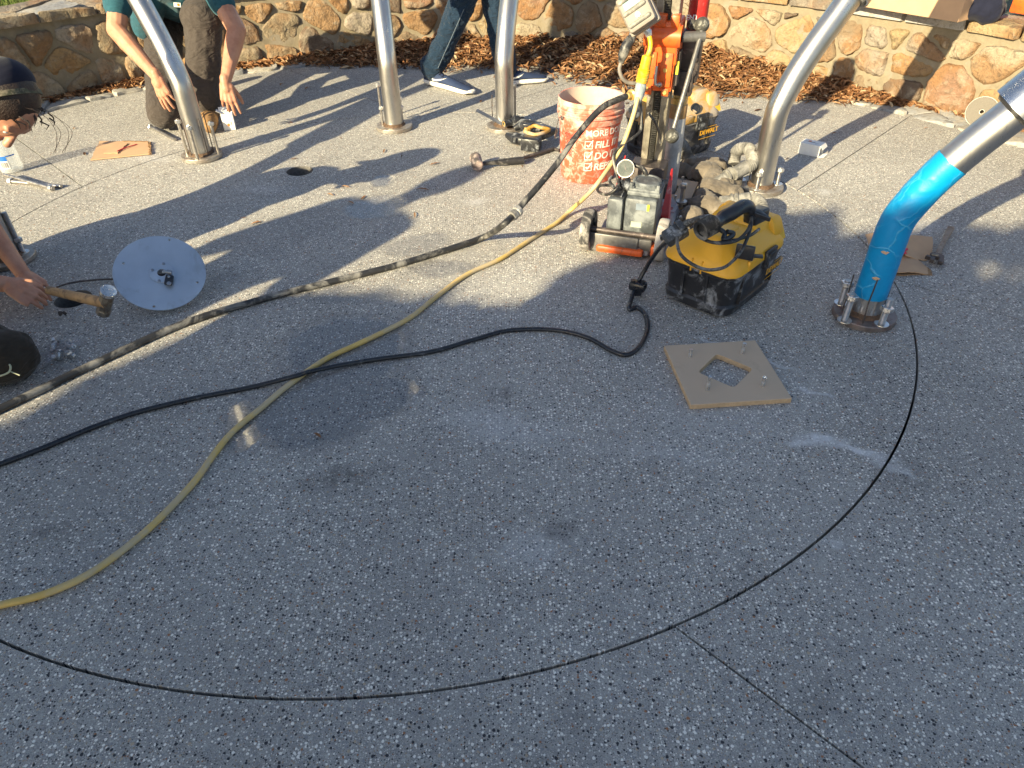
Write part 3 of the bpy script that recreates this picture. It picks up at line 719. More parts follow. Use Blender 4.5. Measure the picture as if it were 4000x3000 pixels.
# ================================================================== SCULPTURE LEGS
def vheight(b, px, py):
    """height at which the ray through a photo point passes the vertical line over b"""
    D = ray(px, py); t = (D.x*b.x+D.y*b.y)/(D.x**2+D.y**2); return H+t*D.z
PROFILE = [(0, .03), (0, .15), (0, .28), (.004, .36), (.028, .43), (.072, .52), (.132, .615), (.205, .715), (.29, .83), (.38, .95), (.47, 1.07), (.55, 1.19), (.61, 1.33), (.64, 1.5), (.60, 1.8), (.52, 2.2), (.43, 2.7), (.33, 3.5)]
def pole(bpx, label, bolts, rods, z_sleeve, tape=None, pm='plate', washers=False, nuts_at=None, bolt_r=.0078):
    b = P(*bpx, .02); b.z = 0
    a = ang_of(b); e = V(math.cos(a), math.sin(a), 0)
    t = thing('sculpture_leg', label, 'metal pole', b, 'bent steel legs standing in a ring')
    def at(o, z): return b + e*o + V(0, 0, z)
    path = spline([at(*q) for q in PROFILE], 7)
    m = MB(); m.tube(path, .0508, 36); obj('tube', m, 'steel', t, 60)
    m = MB(); m.lathe(b+V(0, 0, .001), (0, 0, 1), [(.1, 0), (.104, .003), (.104, .018), (.102, .021)], 56); obj('base_plate', m, pm, t, 30)
    m = MB(); rr = random.Random(int(bpx[0]))
    ring = []
    for k in range(48):
        an = 2*math.pi*k/48; q = V(math.cos(an), math.sin(an), 0)
        ring.append([b+q*(.0500)+V(0, 0, .036), b+q*(.056+rr.uniform(-.002, .004))+V(0, 0, .031), b+q*(.064+rr.uniform(-.003, .005))+V(0, 0, .021), b+q*.05+V(0, 0, .02)])
    ring.append(ring[0]); m.loft(ring, False); obj('weld_bead', m, 'weld', t, 80)
    # sleeve, further up
    k0 = min(range(len(path)), key=lambda i: abs(path[i].z-z_sleeve)); L = 0; k1 = k0
    while L < .42 and k1 < len(path)-1: L += (path[k1+1]-path[k1]).length; k1 += 1
    sp = path[k0:k1+1]; m = MB(); m.tube(sp, .079, 40, cap=False)
    m.tube([sp[0], sp[0]+(sp[1]-sp[0]).normalized()*.003], [.070, .0792], 40, False); obj('sleeve', m, 'sleeve', t, 40)
    m = MB(); d = (sp[1]-sp[0]).normalized(); m.lathe(sp[0]-d*.006, d, [(.05, 0), (.060, -.004), (.066, .004), (.07, .02), (.05, .02)], 30); obj('gasket', m, 'rubber', t)
    if tape:
        i0 = min(range(len(path)), key=lambda i: abs(path[i].z-tape[0])); i1 = min(range(len(path)), key=lambda i: abs(path[i].z-tape[1]))
        fine = spline(path[i0:i1+1], 3); m = MB()
        m.tube(fine, .0522, 40, cap=False)
        m.v = [tuple(Vector(v) + (Vector(v)-Vector(v)).normalized()*0) for v in m.v]
        n = 40; out = []
        for i, v in enumerate(m.v):
            r, k = divmod(i, n); c = fine[r]; v = Vector(v); d = (v-c).normalized()
            w = noise.noise(V(v.x*22, v.y*22, v.z*14)); fold = max(0, 1-abs(noise.noise(v*13+V(5, 1, 2)))*14)*.0014
            edge = .003*noise.noise(V(k*.5, r, 0)) if r in (0, len(fine)-1) else 0
            out.append(tuple(v + d*(w*.0006+fold) + V(0, 0, edge)))
        m.v = out; obj('blue_tape_wrap', m, 'tape', t, 180)
        # two torn flaps
        for (px, py, z) in ((3385, 1118, .16), (3445, 1005, .27)):
            m = MB(); c = path[min(range(len(path)), key=lambda i: abs(path[i].z-z))]; dr = (V(CAM.x, CAM.y, c.z+.5)-c).normalized()
            sd = V(0, 0, 1).cross(dr).normalized(); up = dr.cross(sd)
            q = c+dr*.054
            m.add([q-sd*.014-up*.002, q+sd*.012, q+sd*.004-up*.008+dr*.003, q-sd*.008-up*.006+dr*.004, q-sd*.002+up*.004], [(0, 1, 2, 3), (0, 4, 1)]); obj('torn_flap', m, 'card', t, 0)
    for j, (bp, tp) in enumerate(bolts):
        q = P(*bp, .022); h = max(.05, vheight(q, *tp)); top = V(q.x, q.y, h)
        m = MB(); nn = int((h-.02)/.003); pts = [V(q.x, q.y, .02+(h-.021)*i/(2*nn)) for i in range(2*nn+1)] if washers else [V(q.x, q.y, .02), V(q.x, q.y, h-.001)]
        m.tube(pts, [bolt_r*(.93 if i % 2 else 1.04) for i in range(len(pts))] if washers else bolt_r, 12)
        bo = obj('anchor_bolt', m, 'bolt', t, 30)
        nz = (nuts_at or {}).get(j)
        nzz = (vheight(q, *nz) if nz else h-.012)
        m = MB(); m.hexa(V(q.x, q.y, nzz-.012), V(0.15*math.sin(j), .1, 1), bolt_r*2.0, .018); obj('nut', m, 'nut', bo, 20)
        if washers:
            m = MB(); m.lathe(V(q.x, q.y, .0215), (0, 0, 1), [(.0235, 0), (.0240, .001), (.0235, .003)], 28); obj('washer', m, 'nut', bo, 30)
    for j, (bp, tp) in enumerate(rods):
        q = P(*bp, .022); h = max(.05, vheight(q, *tp)); w = V(random.uniform(-.004, .004), random.uniform(-.004, .004), 0)
        m = MB(); m.tube([V(q.x, q.y, .018), V(q.x, q.y, h*.5)+w, V(q.x, q.y, h)+w*.3], .0026, 7); obj('threaded_rod', m, 'dkiron', t, 40)
    return t
pole((787, 600), 'bent steel leg in front of the kneeling man, three tall nut-topped bolts on its plate',
     [((732, 602), (689, 464)), ((773, 622), (741, 488)), ((853, 598), (830, 470))],
     [((750, 612), (706, 466)), ((814, 608), (772, 463)), ((835, 594), (794, 443))], .8)
pole((1540, 488), 'steel leg left of the walking person in jeans, with four thin bolts around its plate',
     [((1490, 452), (1472, 323)), ((1495, 484), (1490, 411)), ((1573, 479), (1570, 409)), ((1569, 452), (1564, 373))],
     [((1533, 479), (1520, 325)), ((1565, 452), (1560, 323))], .8, bolt_r=.0066)
pole((1972, 488), 'upright steel leg in front of the walking person, standing just behind the saw',
     [((2012, 460), (2010, 319))], [((1925, 468), (1923, 370)), ((1961, 474), (1959, 368)), ((2005, 464), (1996, 360))], .8, bolt_r=.0066)
pole((2972, 722), 'bent steel leg between the drill and the fallen white box, short bolts with washers',
     [((2955, 737), (2965, 669)), ((3036, 718), (3051, 652)), ((2894, 702), (2899, 655))], [((2924, 718), (2951, 579)), ((2998, 726), (3029, 568))], .8, washers=True, bolt_r=.0085)
pole((3378, 1218), 'bent steel leg wrapped in blue tape at the right', [((3285, 1183), (3310, 1093)), ((3298, 1251), (3332, 1147)), ((3443, 1265), (3475, 1165)), ((3438, 1206), (3446, 1160))],
     [((3289, 1215), (3337, 1073)), ((3371, 1262), (3423, 1093)), ((3436, 1233), (3488, 1075))], .712, tape=(.092, .556), pm='platewk', washers=True, nuts_at={2: (3467, 1205)}, bolt_r=.0105)
pole((25, 1000), 'steel leg cut off by the left edge, one tall stud with a nut halfway up',
     [((90, 985), (13, 829))], [], .8, washers=True, nuts_at={0: (63, 935)}, bolt_r=.009)

# ================================================================== BUCKET
bc = P(2291, 722); bd = V(bc.x, bc.y, 0).normalized(); bc = bc + bd*.131; bc.z = 0
t = thing('bucket', 'dusty orange five gallon bucket with white lettering, coated inside with dried slurry', 'bucket', bc)
def brad(z): return .131 + z/.375*.019
m = MB(); m.lathe(bc+V(0, 0, .002), (0, 0, 1), [(.10, .004), (.127, 0), (.131, .006), (brad(.1), .1), (brad(.2), .2), (brad(.27), .27), (brad(.275), .275)], 56, cap=True); obj('shell', m, 'bucket', t, 40)
m = MB(); pr = [(brad(.275), .275), (.151, .277), (.152, .298), (.149, .300), (.149, .306), (.158, .308), (.1585, .313), (.150, .315), (.150, .326), (.157, .328), (.157, .334), (.150, .336), (.150, .352), (.1545, .355), (.1545, .374), (.152, .377), (.147, .375)]
m.lathe(bc+V(0, 0, .002), (0, 0, 1), pr, 56, cap=False); obj('rim', m, 'bucketrim', t, 40)
m = MB(); m.lathe(bc+V(0, 0, .002), (0, 0, 1), [(.147, .375), (brad(.3)-.003, .3), (brad(.15)-.004, .15), (brad(.08)-.004, .085), (.09, .075), (.03, .082), (.001, .08)], 48, cap=False); obj('slurry_lining', m, 'slurry', t, 60)
af = math.atan2(-bc.y, -bc.x) + .10
def bbend(z0, a0, size):
    def f(v):
        z = z0+v.y; r = brad(z)+.0007+v.z; a = a0+v.x/brad(z); return V(bc.x+r*math.cos(a), bc.y+r*math.sin(a), z+.002)
    return f
for txt, z0, a0, sz, sh in (('MORE DOING', .234, -.22, .040, 0), ('FILL IT', .178, .10, .046, .12), ('DO IT', .125, .10, .046, .12), ('REPEAT', .072, .10, .046, .12)):
    vs, fs = text_mesh(txt, sz, None, .0003, sub=3, bend=bbend(z0, af+a0, sz), shear=sh); m = MB(); m.add(vs, fs); obj('lettering', m, 'print', t, 0)
for z0 in (.178, .125, .072):
    m = MB(); f = bbend(z0-.002, af-.22, .04)
    def strip(pts, w):
        for (x0, y0), (x1, y1) in zip(pts, pts[1:]):
            n = 4; dx, dy = x1-x0, y1-y0; L = math.hypot(dx, dy); ux, uy = -dy/L*w, dx/L*w; b = []
            for k in range(n+1):
                x, y = x0+dx*k/n, y0+dy*k/n; b += [f(V(x-ux, y-uy, .0004)), f(V(x+ux, y+uy, .0004))]
            m.add(b, [(2*k, 2*k+2, 2*k+3, 2*k+1) for k in range(n)])
    strip([(0, 0), (.034, 0)], .0014); strip([(.034, 0), (.034, .032)], .0014); strip([(.034, .034), (0, .034)], .0014); strip([(0, .034), (0, 0)], .0014); strip([(.008, .018), (.015, .008), (.036, .040)], .0024)
    obj('tick_box', m, 'print', t, 0)
m = MB(); f = bbend(.12, af-1.03, .04); rr = random.Random(4)
for i in range(7):
    for j in range(16):
        if rr.random() < .62: x, y = i*.008, j*.008; w = rr.uniform(.004, .009); m.add([f(V(x, y, .0003)), f(V(x+w, y, .0003)), f(V(x+w, y+.005, .0003)), f(V(x, y+.005, .0003))], [(0, 1, 2, 3)])
obj('safety_print', m, 'blackprint', t, 0)
m = MB(); a0 = af-1.1; q0 = bc+V(math.cos(a0)*.155, math.sin(a0)*.155, .30); hp = [q0] + [bc+V(math.cos(af-1.15-.9*k/10)*(.165+.0*k), math.sin(af-1.15-.9*k/10)*.165, .30-.13*math.sin(math.pi*k/14)) for k in range(0, 11)]
m.tube(hp, .002, 7); m.lathe(q0-V(math.cos(a0), math.sin(a0), 0)*.01, V(math.cos(a0), math.sin(a0), 0), [(.012, 0), (.012, .012), (.006, .014)], 12); obj('wire_handle', m, 'dkiron', t, 40)

# ================================================================== WET AND DRY VACUUMS
def vacuum(label, loc, yaw, tub, lid, extras, sc=1.0, front_word=True):
    X = Matrix.Translation(loc) @ Matrix.Rotation(yaw, 4, 'Z') @ Matrix.Scale(sc, 4)
    t = thing('site_vacuum', label, 'vacuum cleaner', loc)
    def oct_(hx, hy, ch, z, n=3):
        pts = []
        for (sx, sy), a0 in (((1, 1), 0), ((-1, 1), 90), ((-1, -1), 180), ((1, -1), 270)):
            for k in range(n+1):
                a = R(a0+90*k/n); pts.append(V(sx*(hx-ch)+ch*math.cos(a), sy*(hy-ch)+ch*math.sin(a), z))
        return pts
    m = MB(X)
    m.loft([oct_(.185, .135, .06, .003), oct_(.20, .145, .06, .012), oct_(.205, .150, .062, .045), oct_(.198, .143, .06, .055), oct_(.205, .148, .06, .12), oct_(.212, .153, .06, .172), oct_(.216, .157, .06, .176), oct_(.216, .157, .06, .184)], True)
    for y in (-.05, .05): m.box((-.207, y, .115), (.012, .01, .12)); m.box((.207, y, .115), (.012, .01, .12))
    for x in (-.12, .13): m.box((x, -.150, .11), (.010, .012, .12)); m.box((x, .150, .11), (.010, .012, .12))
    obj('tub', m, tub, t, 40)
    m = MB(X)
    m.loft([oct_(.214, .155, .06, .184), oct_(.219, .160, .06, .188), oct_(.217, .158, .06, .206), oct_(.200, .142, .055, .232), oct_(.172, .112, .05, .262), oct_(.150, .092, .04, .286), oct_(.130, .075, .035, .292)], True)
    # raised shoulders and hump that give the lid its stepped outline
    m.box((.10, 0, .268), (.19, .25, .085), taper=.72, bev=.02); m.box((.165, 0, .262), (.09, .29, .07), taper=.8, bev=.018)
    m.box((-.075, .0, .262), (.20, .13, .075), taper=.72, bev=.016); m.box((-.03, .085, .246), (.26, .045, .055), taper=.75, bev=.012); m.box((-.03, -.085, .246), (.26, .045, .055), taper=.75, bev=.012)
    for y in (-.021, .021): m.box((-.213, y, .196), (.012, .006, .05), bev=.002)
    m.box((-.06, -.151, .205), (.11, .022, .04), taper=.9, bev=.006); m.box((-.06, .151, .205), (.11, .022, .04), taper=.9, bev=.006)
    obj('lid', m, lid, t, 30)
    for sy in (-1, 1):
        m = MB(X); m.box((.055, sy*.163, .185), (.085, .016, .075), bev=.006); m.box((.055, sy*.172, .20), (.055, .008, .022), bev=.003); m.box((.055, sy*.170, .160), (.06, .010, .03), bev=.004); obj('latch', m, 'blackpl', t, 30)
    m = MB(X); m.box((.10, -.165, .128), (.12, .003, .045), bev=.001); pl = obj('name_plate', m, 'blackcl', t, 0)
    Tm = X @ Matrix.Translation((.045, -.1668, .112)) @ Matrix.Rotation(R(90), 4, 'X')
    vs, fs = text_mesh('DEWALT', .034, Tm, .0004, sub=0); m = MB(); m.add(vs, fs); obj('lettering', m, 'yellowpl', pl, 0)
    for fr in ((.045, .092), (.045, .146)):
        m = MB(X); m.box((.105, -.1668, fr[1]+.0), (.125, .001, .002)); obj('label_border', m, 'yellowpl', pl, 0)
    m = MB(X); m.box((.175, -.139, .225), (.06, .002, .04), rot=Matrix.Rotation(R(-25), 3, 'X')); obj('warning_sticker', m, plain('warning_yellow', (.7, .42, .03), .5), t, 0)
    return t, X
vL, vF, vR = P(2604, 1170), P(2800, 1245), P(2990, 1095)
vc = (vL+vR)/2; vyaw = math.atan2((vR-vF).y, (vR-vF).x)
t, X = vacuum('yellow and black site vacuum in front, grimy black tub, cord looped over its lid', V(vc.x, vc.y, 0), vyaw, 'blackpl', 'yellowpl', None, .905)
m = MB()                                                            # corrugated nozzle cuff on the lid
a, b = P(2736, 903, .37), P(2790, 872, .38); d = (b-a).normalized(); L = (b-a).length
pr = [(.020, .004), (.030, 0)]
for k in range(9): pr += [(.032, L*(k+.2)/9), (.027, L*(k+.7)/9)]
pr += [(.022, L+.01)]
m.lathe(a, d, pr, 20, cap=False); m.lathe(a+d*.012, d, [(.022, 0), (.001, .001)], 18); obj('nozzle_cuff', m, 'rubber', t, 30)
m = MB(); m.tube(spline([P(2790, 880, .37), P(2822, 851, .375), P(2860, 832, .385), P(2903, 806, .39), P(2925, 815, .375), P(2930, 850, .34)], 5), [.02]*5+[.023]*16+[.02]*5, 14)
m.box(P(2955, 840, .335), (.08, .05, .045), rot=rotz(.7), bev=.008)
for k in range(6): m.box(P(2948+k*6, 822+k*5, .362), (.008, .055, .012), rot=rotz(.7))
obj('wand_grip', m, 'blackcl', t, 50)
m = MB(); m.tube(spline([P(2800, 890, .36), P(2830, 910, .345), P(2825, 935, .335), P(2850, 928, .335), P(2865, 912, .34), P(2840, 905, .35)], 4), .008, 8); obj('cord_hook', m, 'blackcl', t, 50)
m = MB(); m.box(P(2910, 985, .25), (.015, .06, .05), rot=rotz(vyaw+.3), bev=.004); m.box(P(2935, 998, .225), (.02, .075, .008), rot=rotz(vyaw+.5), bev=.003); obj('cord_wrap', m, 'blackcl', t, 40)
m = MB(); pts = [P(2646, 925, .31), P(2646, 955, .295), P(2660, 995, .288), P(2700, 1030, .277), P(2752, 1052, .262), P(2800, 1052, .262), P(2840, 1038, .27), P(2885, 995, .29), P(2915, 940, .315), P(2933, 885, .345), P(2935, 850, .35)]
m.tube(spline(pts, 6), .0055, 8); m.tube(spline([P(2935, 860, .345), P(2920, 900, .345), P(2880, 938, .33), P(2820, 950, .33), P(2760, 940, .335), P(2735, 915, .34), P(2760, 890, .36)], 6), .0055, 8)
m.tube(spline([P(2965, 895, .315), P(2930, 920, .32), P(2880, 935, .325), P(2800, 948, .325)], 5), .005, 8)
obj('power_cord', m, 'rubber', t, 60)
m = MB(); a, b = P(2604, 946, .27), P(2672, 880, .33); d = (b-a).normalized(); f = frame(d, V(-.3, -.5, .8))
m.box((a+b)/2, ((b-a).length, .052, .04), rot=f, bev=.007)
for k in (-1.3, -.2, .9): m.box((a+b)/2+d*k*.028+f@V(0, 0, .021), (.018, .04, .006), rot=f, bev=.002)
for k in range(5): m.box((a+b)/2+d*(k-2)*.022+f@V(0, .026, 0), (.008, .006, .03), rot=f)
m.tube(spline([b, P(2690, 868, .35), P(2715, 858, .37), P(2745, 850, .39), P(2775, 850, .39), P(2795, 868, .38)], 4), [.012]*5+[.009]*16, 8)
obj('cord_coupler', m, simple('slurry_splashed_coupler', (.05, .055, .06), .5, dirt=(.36, .38, .40), dirt_amt=.35, dirt_scale=30), t, 30)

t2, X2 = vacuum('second site vacuum half hidden behind the drill column, dusty yellow lid', P(2608, 585, 0), R(35), simple('dust_caked_tub', (.03, .03, .033), .55, dirt=(.34, .32, .30), dirt_amt=.4, dirt_scale=8), 'dustyel', None, .98)
m = MB(); m.lathe(P(2715, 425, .24), V(.3, -1, .45), [(.026, 0), (.027, .006), (.02, .007), (.018, .002), (.001, -.0)], 20); obj('hose_port', m, 'blackcl', t2, 30)
m = MB(); m.tube(spline([P(2470, 440, .34), P(2500, 420, .37), P(2480, 460, .35), P(2460, 430, .36)], 5), .012, 8); obj('cord_bundle', m, 'blackpl', t2, 50)

# ================================================================== CORE DRILL STAND
wA, wB = P(2318, 973), P(2552, 1007); UX = (wB-wA).normalized(); UY = V(-UX.y, UX.x, 0); O = (wA+wB)/2
RX = Matrix.Identity(4); RX[0][0], RX[1][0] = UX.x, UX.y; RX[0][1], RX[1][1] = UY.x, UY.y; RX[0][3], RX[1][3] = O.x, O.y
t = thing('core_drill', 'orange core drill on a wheeled stand with rack column, grey barrel and vacuum pump', 'core drill', O)
m = MB(RX)
m.box((0, .0, .058), (.225, .05, .05), bev=.008); m.box((-.04, -.028, .05), (.20, .012, .075), bev=.004); obj('axle_housing', m, 'grit', t, 30)
m = MB(RX); m.tube([V(-.155, -.012, .095), V(.155, -.012, .095)], .010, 12); m.tube([V(-.155, 0, .082), V(.155, 0, .082)], .009, 12); obj('axle_bar', m, 'dkiron', t, 40)
m = MB(RX)
m.loft([[V(-.09, -.02, z), V(.03, -.035, z), V(.10, -.02, z), V(.15, .10, z), V(.155, .40, z), V(.12, .46, z), V(-.10, .46, z), V(-.13, .36, z), V(-.12, .10, z)] for z in (.012, .045)], True)
m.loft([[V(.105+a, .07+a, z), V(.155-a, .12, z), V(.165-a, .38-a, z), V(.11+a, .45-a, z), V(.03, .45-a, z), V(-.04, .34, z), V(.02, .12+a, z)] for z, a in ((.04, 0), (.078, .012))], True)
ob = obj('base_casting', m, 'dusty', t, 30); mod_bevel(ob, .004)
m = MB(RX); m.box((-.01, -.03, .028), (.19, .035, .03), bev=.012); m.box((.135, -.0, .035), (.05, .06, .05), bev=.01); obj('base_skirt', m, 'orange', t, 40)
m = MB(RX); m.loft([[V(.108, .17, .072), V(.150, .125, .070), V(.104, .40, .215)], [V(.110, .19, .072), V(.156, .145, .070), V(.110, .41, .215)]], True)
m.loft([[V(-.105, .36, .07), V(-.105, .20, .072), V(-.10, .44, .235)], [V(-.112, .36, .07), V(-.112, .20, .072), V(-.105, .44, .235)]], True); obj('gusset_plate', m, 'red', t, 20)
m = MB(RX); m.box((.115, .30, .0795), (.085, .055, .003), rot=rotz(-.1)); bg = obj('cast_badge', m, 'dusty', t, 0)
m = MB(RX)
for k in (-.015, -.004, .007, .017): m.box((.115+k*.2, .30+k, .0815), (.06-abs(k)*.8, .003, .0022), rot=rotz(-.1))
obj('badge_bar', m, 'red', bg, 0)
m = MB(RX); m.cyl((.165, .405, .05), (.165, .405, .14), .0095, 12); m.box((.165, .405, .145), (.026, .026, .022), bev=.003); m.cyl((.165, .405, .07), (.165, .405, .078), .024, 18); obj('levelling_screw', m, 'bolt', t, 30)
for s in (-1, 1):
    X0 = s*.148
    m = MB(RX); pr = [(.050, -.016), (.060, -.019), (.078, -.019), (.082, -.013), (.082, .013), (.078, .019), (.060, .019), (.050, .016)]
    m.lathe((X0, 0, .083), (1, 0, 0), pr+[pr[0]], 40, cap=False); w = obj('wheel', m, simple('dusty_tyre', (.035, .035, .037), .7, dirt=(.42, .39, .36), dirt_amt=.5 if s < 0 else .95, dirt_scale=10), t, 40)
    m = MB(RX); m.lathe((X0, 0, .083), (1, 0, 0), [(.001, -.022), (.018, -.022), (.020, -.010), (.052, -.008), (.052, .008), (.020, .010), (.018, .022), (.001, .022)], 30); obj('hub', m, 'blackcl', w, 30)
# vacuum pump
m = MB(RX); m.box((.045, .120, .145), (.125, .17, .15), bev=.012); m.box((-.055, .115, .14), (.062, .165, .14), bev=.010); pu = obj('pump_housing', m, 'pump', t, 35)
m = MB(RX); m.box((.048, .125, .229), (.128, .125, .016), bev=.003); m.box((.048, .125, .240), (.118, .115, .012), bev=.003)
m.lathe((.048, .125, .243), (0, 0, 1), [(.056, 0), (.057, .018), (.052, .024), (.045, .024), (.043, .021), (.001, .023)], 30)
for x, y in ((.0, .075), (.096, .075), (.0, .175), (.096, .175)): m.lathe((x, y, .246), (0, 0, 1), [(.008, 0), (.008, .008), (.001, .009)], 10)
for x in (-.005, .10): m.box((x, .07, .258), (.012, .012, .024), bev=.002)
obj('pump_head', m, 'pump', t, 30)
m = MB(RX); m.box((-.055, .118, .214), (.04, .13, .006)); obj('rating_strip', m, 'blackpl', pu, 0)
m = MB(RX); m.box((.035, .034, .115), (.042, .003, .022)); obj('rating_label', m, plain('pale_label', (.36, .40, .32), .6), pu, 0)
m = MB(RX); m.box((.05, .034, .19), (.045, .003, .026)); obj('rating_label', m, plain('grey_label', (.17, .21, .26), .5), pu, 0)
m = MB(RX); m.box((.075, .0333, .19), (.009, .003, .026)); obj('yellow_tab', m, plain('yellow_tab', (.66, .60, .04), .5), pu, 0)
# gauge
gc = P(2444, 659, .285); gn = (CAM-gc).normalized() + V(-.25, 0, .12); gn.normalize()
m = MB(); m.lathe(gc-gn*.022, gn, [(.030, 0), (.034, .004), (.0345, .022), (.0355, .023), (.0355, .027), (.033, .027), (.032, .024), (.001, .024)], 32); gg = obj('gauge', m, 'grit', t, 30)
m = MB(); m.lathe(gc+gn*.0024, gn, [(.0315, 0), (.0315, .0006), (.001, .0008)], 30); obj('gauge_dial', m, 'glass', gg, 0)
gf = frame(V(1, 0, 0), gn); m = MB()
for k in range(20):
    a = R(-50+k*14); c = gc+gf@V(math.cos(a)*.0265, math.sin(a)*.0265, .0035); m.box(c, (.006 if k % 4 == 0 else .0035, .0011, .0004), rot=gf@rotz(a))
m.box(gc+gf@V(-.001, .006, .0038), (.0022, .026, .0008), rot=gf@rotz(.12)); m.box(gc+gf@V(0, 0, .004), (.006, .006, .001), rot=gf)
for k in (-1, 1): m.box(gc+gf@V(.009*k, -.011, .0037), (.012, .0012, .0004), rot=gf@rotz(-.8*k))
obj('gauge_marks', m, 'ink', gg, 0)
m = MB(); m.tube(spline([gc-gn*.02, gc-gn*.03+V(0, .02, -.03), P(2450, 712, .24), P(2430, 735, .225)], 4), .014, 10); m.tube([P(2425, 715, .235), P(2480, 745, .225)], .016, 12); m.tube(spline([P(2400, 735, .22), P(2380, 705, .24), P(2392, 690, .25)], 3), .006, 8); obj('valve_body', m, 'blackpl', t, 40)
m = MB(); m.tube(spline([gc+V(.03, .02, .01), P(2500, 652, .29), P(2520, 670, .28), P(2530, 705, .24), P(2533, 730, .2)], 6), .009, 10); obj('suction_hose', m, 'rubber', t, 60)
# column with rack
cp = O+UY*.55; cb = V(cp.x, cp.y, 0); rot2 = frame(UX, V(0, 0, 1))
m = MB(); hw = .046
sec = [(-hw, -.04), (-.016, -.04), (-.016, -.026), (.012, -.026), (.012, -.04), (hw, -.04), (hw, .045), (-hw, .045)]
m.prism(sec, .055, 1.15, rot2, cb); ob = obj('column_rail', m, 'rail', t, 20); mod_bevel(ob, .003)
m = MB()
m.box(cb+rot2@V(-.002, -.030, .61), (.024, .008, 1.08), rot=rot2)
for k in range(118): m.box(cb+rot2@V(-.002, -.038, .09+k*.009), (.022, .009, .0048), rot=rot2)
obj('gear_rack', m, 'rack', t, 0)
m = MB(RX); m.box((0, .47, .13), (.15, .12, .15), bev=.006); m.box((0, .43, .10), (.20, .06, .09), bev=.006); obj('column_foot', m, 'dkiron', t, 30)
# carriage
m = MB(); cz = .50
m.box(cb+rot2@V(-.005, -.048, cz+.10), (.118, .05, .20), rot=rot2, bev=.006)
m.box(cb+rot2@V(-.005, .0, cz+.18), (.132, .15, .16), rot=rot2, bev=.010)
m.tube([cb+rot2@V(-.075, -.055, cz+.205), cb+rot2@V(.068, -.055, cz+.205)], .042, 24)
m.box(cb+rot2@V(-.022, -.052, cz+.262), (.05, .06, .045), rot=rot2, bev=.006); m.box(cb+rot2@V(.038, -.050, cz+.262), (.034, .055, .045), rot=rot2, bev=.006)
m.box(cb+rot2@V(-.035, -.077, cz+.10), (.036, .012, .10), rot=rot2, bev=.003); m.box(cb+rot2@V(.025, -.077, cz+.085), (.045, .012, .13), rot=rot2, bev=.003)
m.box(cb+rot2@V(.03, -.075, cz+.0), (.03, .012, .03), rot=rot2, bev=.003); m.box(cb+rot2@V(-.04, -.075, cz+.0), (.03, .012, .03), rot=rot2, bev=.003)
ca = obj('carriage', m, 'orange', t, 35)
for x, z in ((-.036, .135), (.022, .14), (.022, .085), (-.045, .01), (.03, .0)):
    m = MB(); m.lathe(cb+rot2@V(x, -.083, cz+z), rot2@V(0, -1, 0), [(.0085, 0), (.008, .002), (.001, .0022)], 14); m.box(cb+rot2@V(x, -.0856, cz+z), (.014, .001, .002), rot=rot2@Matrix.Rotation(.9, 3, 'Y')); obj('screw', m, 'brass', ca, 30)
m = MB(); m.tube(spline([cb+rot2@V(-.012, -.088, cz+.10), cb+rot2@V(-.012, -.095, cz+.06), cb+rot2@V(-.008, -.098, cz+.035), cb+rot2@V(.006, -.096, cz+.03)], 4), .006, 10); m.sphere(cb+rot2@V(.008, -.094, cz+.032), .011); obj('lock_hook', m, 'bolt', ca, 50)
m = MB(); m.box(cb+rot2@V(.066, -.02, cz+.085), (.008, .06, .13), rot=rot2, bev=.002); obj('side_cover', m, 'dkiron', ca, 20)
m = MB(); m.box(cb+rot2@V(.0655, -.045, cz+.09), (.010, .02, .05), rot=rot2); obj('yellow_tab', m, plain('dirty_yellow_sticker', (.5, .44, .04), .5), ca, 0)
# drill motor and spindle behind the carriage
bp = P(2607, 748); bp = V(bp.x, bp.y, 0)
m = MB(); m.cyl(bp+V(.03, 0, .70), bp+V(.03, 0, 1.10), .040, 28); m.box(bp+V(.03, .0, .98), (.10, .10, .16), rot=rot2, bev=.012); obj('motor', m, 'red', t, 35)
vs, fs = text_mesh('RENT', .026, Matrix.Translation(PY(2664, 78, bp.y-.042)) @ Matrix.Rotation(R(72), 4, 'X'), .0003); m = MB(); m.add(vs, fs); obj('paint_marks', m, 'print', t, 0)
m = MB(); m.box(bp+V(.02, -.01, .60), (.085, .09, .20), rot=rot2, bev=.010); m.box(bp+V(.0, -.045, .50), (.075, .04, .10), rot=rot2, bev=.006); m.cyl(bp+V(0, 0, .46), bp+V(0, 0, .56), .034, 22)
for k in range(3): m.lathe(bp+rot2@V(.045, -.05, .60-k*.055), rot2@V(.3, -1, 0), [(.014, 0), (.014, .008), (.001, .009)], 6)
obj('gearbox', m, 'dkiron', t, 30)
m = MB(); m.hexa(bp+V(0, 0, .425), (0, 0, 1), .030, .05); m.cyl(bp+V(0, 0, .40), bp+V(0, 0, .43), .036, 24); obj('spindle_nut', m, 'brass', t, 20)
m = MB(); m.lathe(bp, (0, 0, 1), [(.039, .345), (.0395, .35), (.0395, .40), (.036, .405)], 36); obj('barrel_adapter', m, 'rust', t, 30)
m = MB(); m.lathe(bp, (0, 0, 1), [(.036, -.13), (.039, -.13), (.039, .10), (.0395, .11), (.0398, .28), (.0392, .345)], 40)
for k in range(26):
    a = random.uniform(-2.6, -.6); z = random.uniform(.06, .32); h = random.uniform(.01, .06); w = random.uniform(.1, .5)
    m.loft([[bp+V(math.cos(a+w*q/4)*.0405, math.sin(a+w*q/4)*.0405, z) for q in range(5)], [bp+V(math.cos(a+w*q/4+.04)*.0405, math.sin(a+w*q/4+.04)*.0405, z+h) for q in range(5)]], False, False)
obj('core_barrel', m, 'barrel', t, 60)
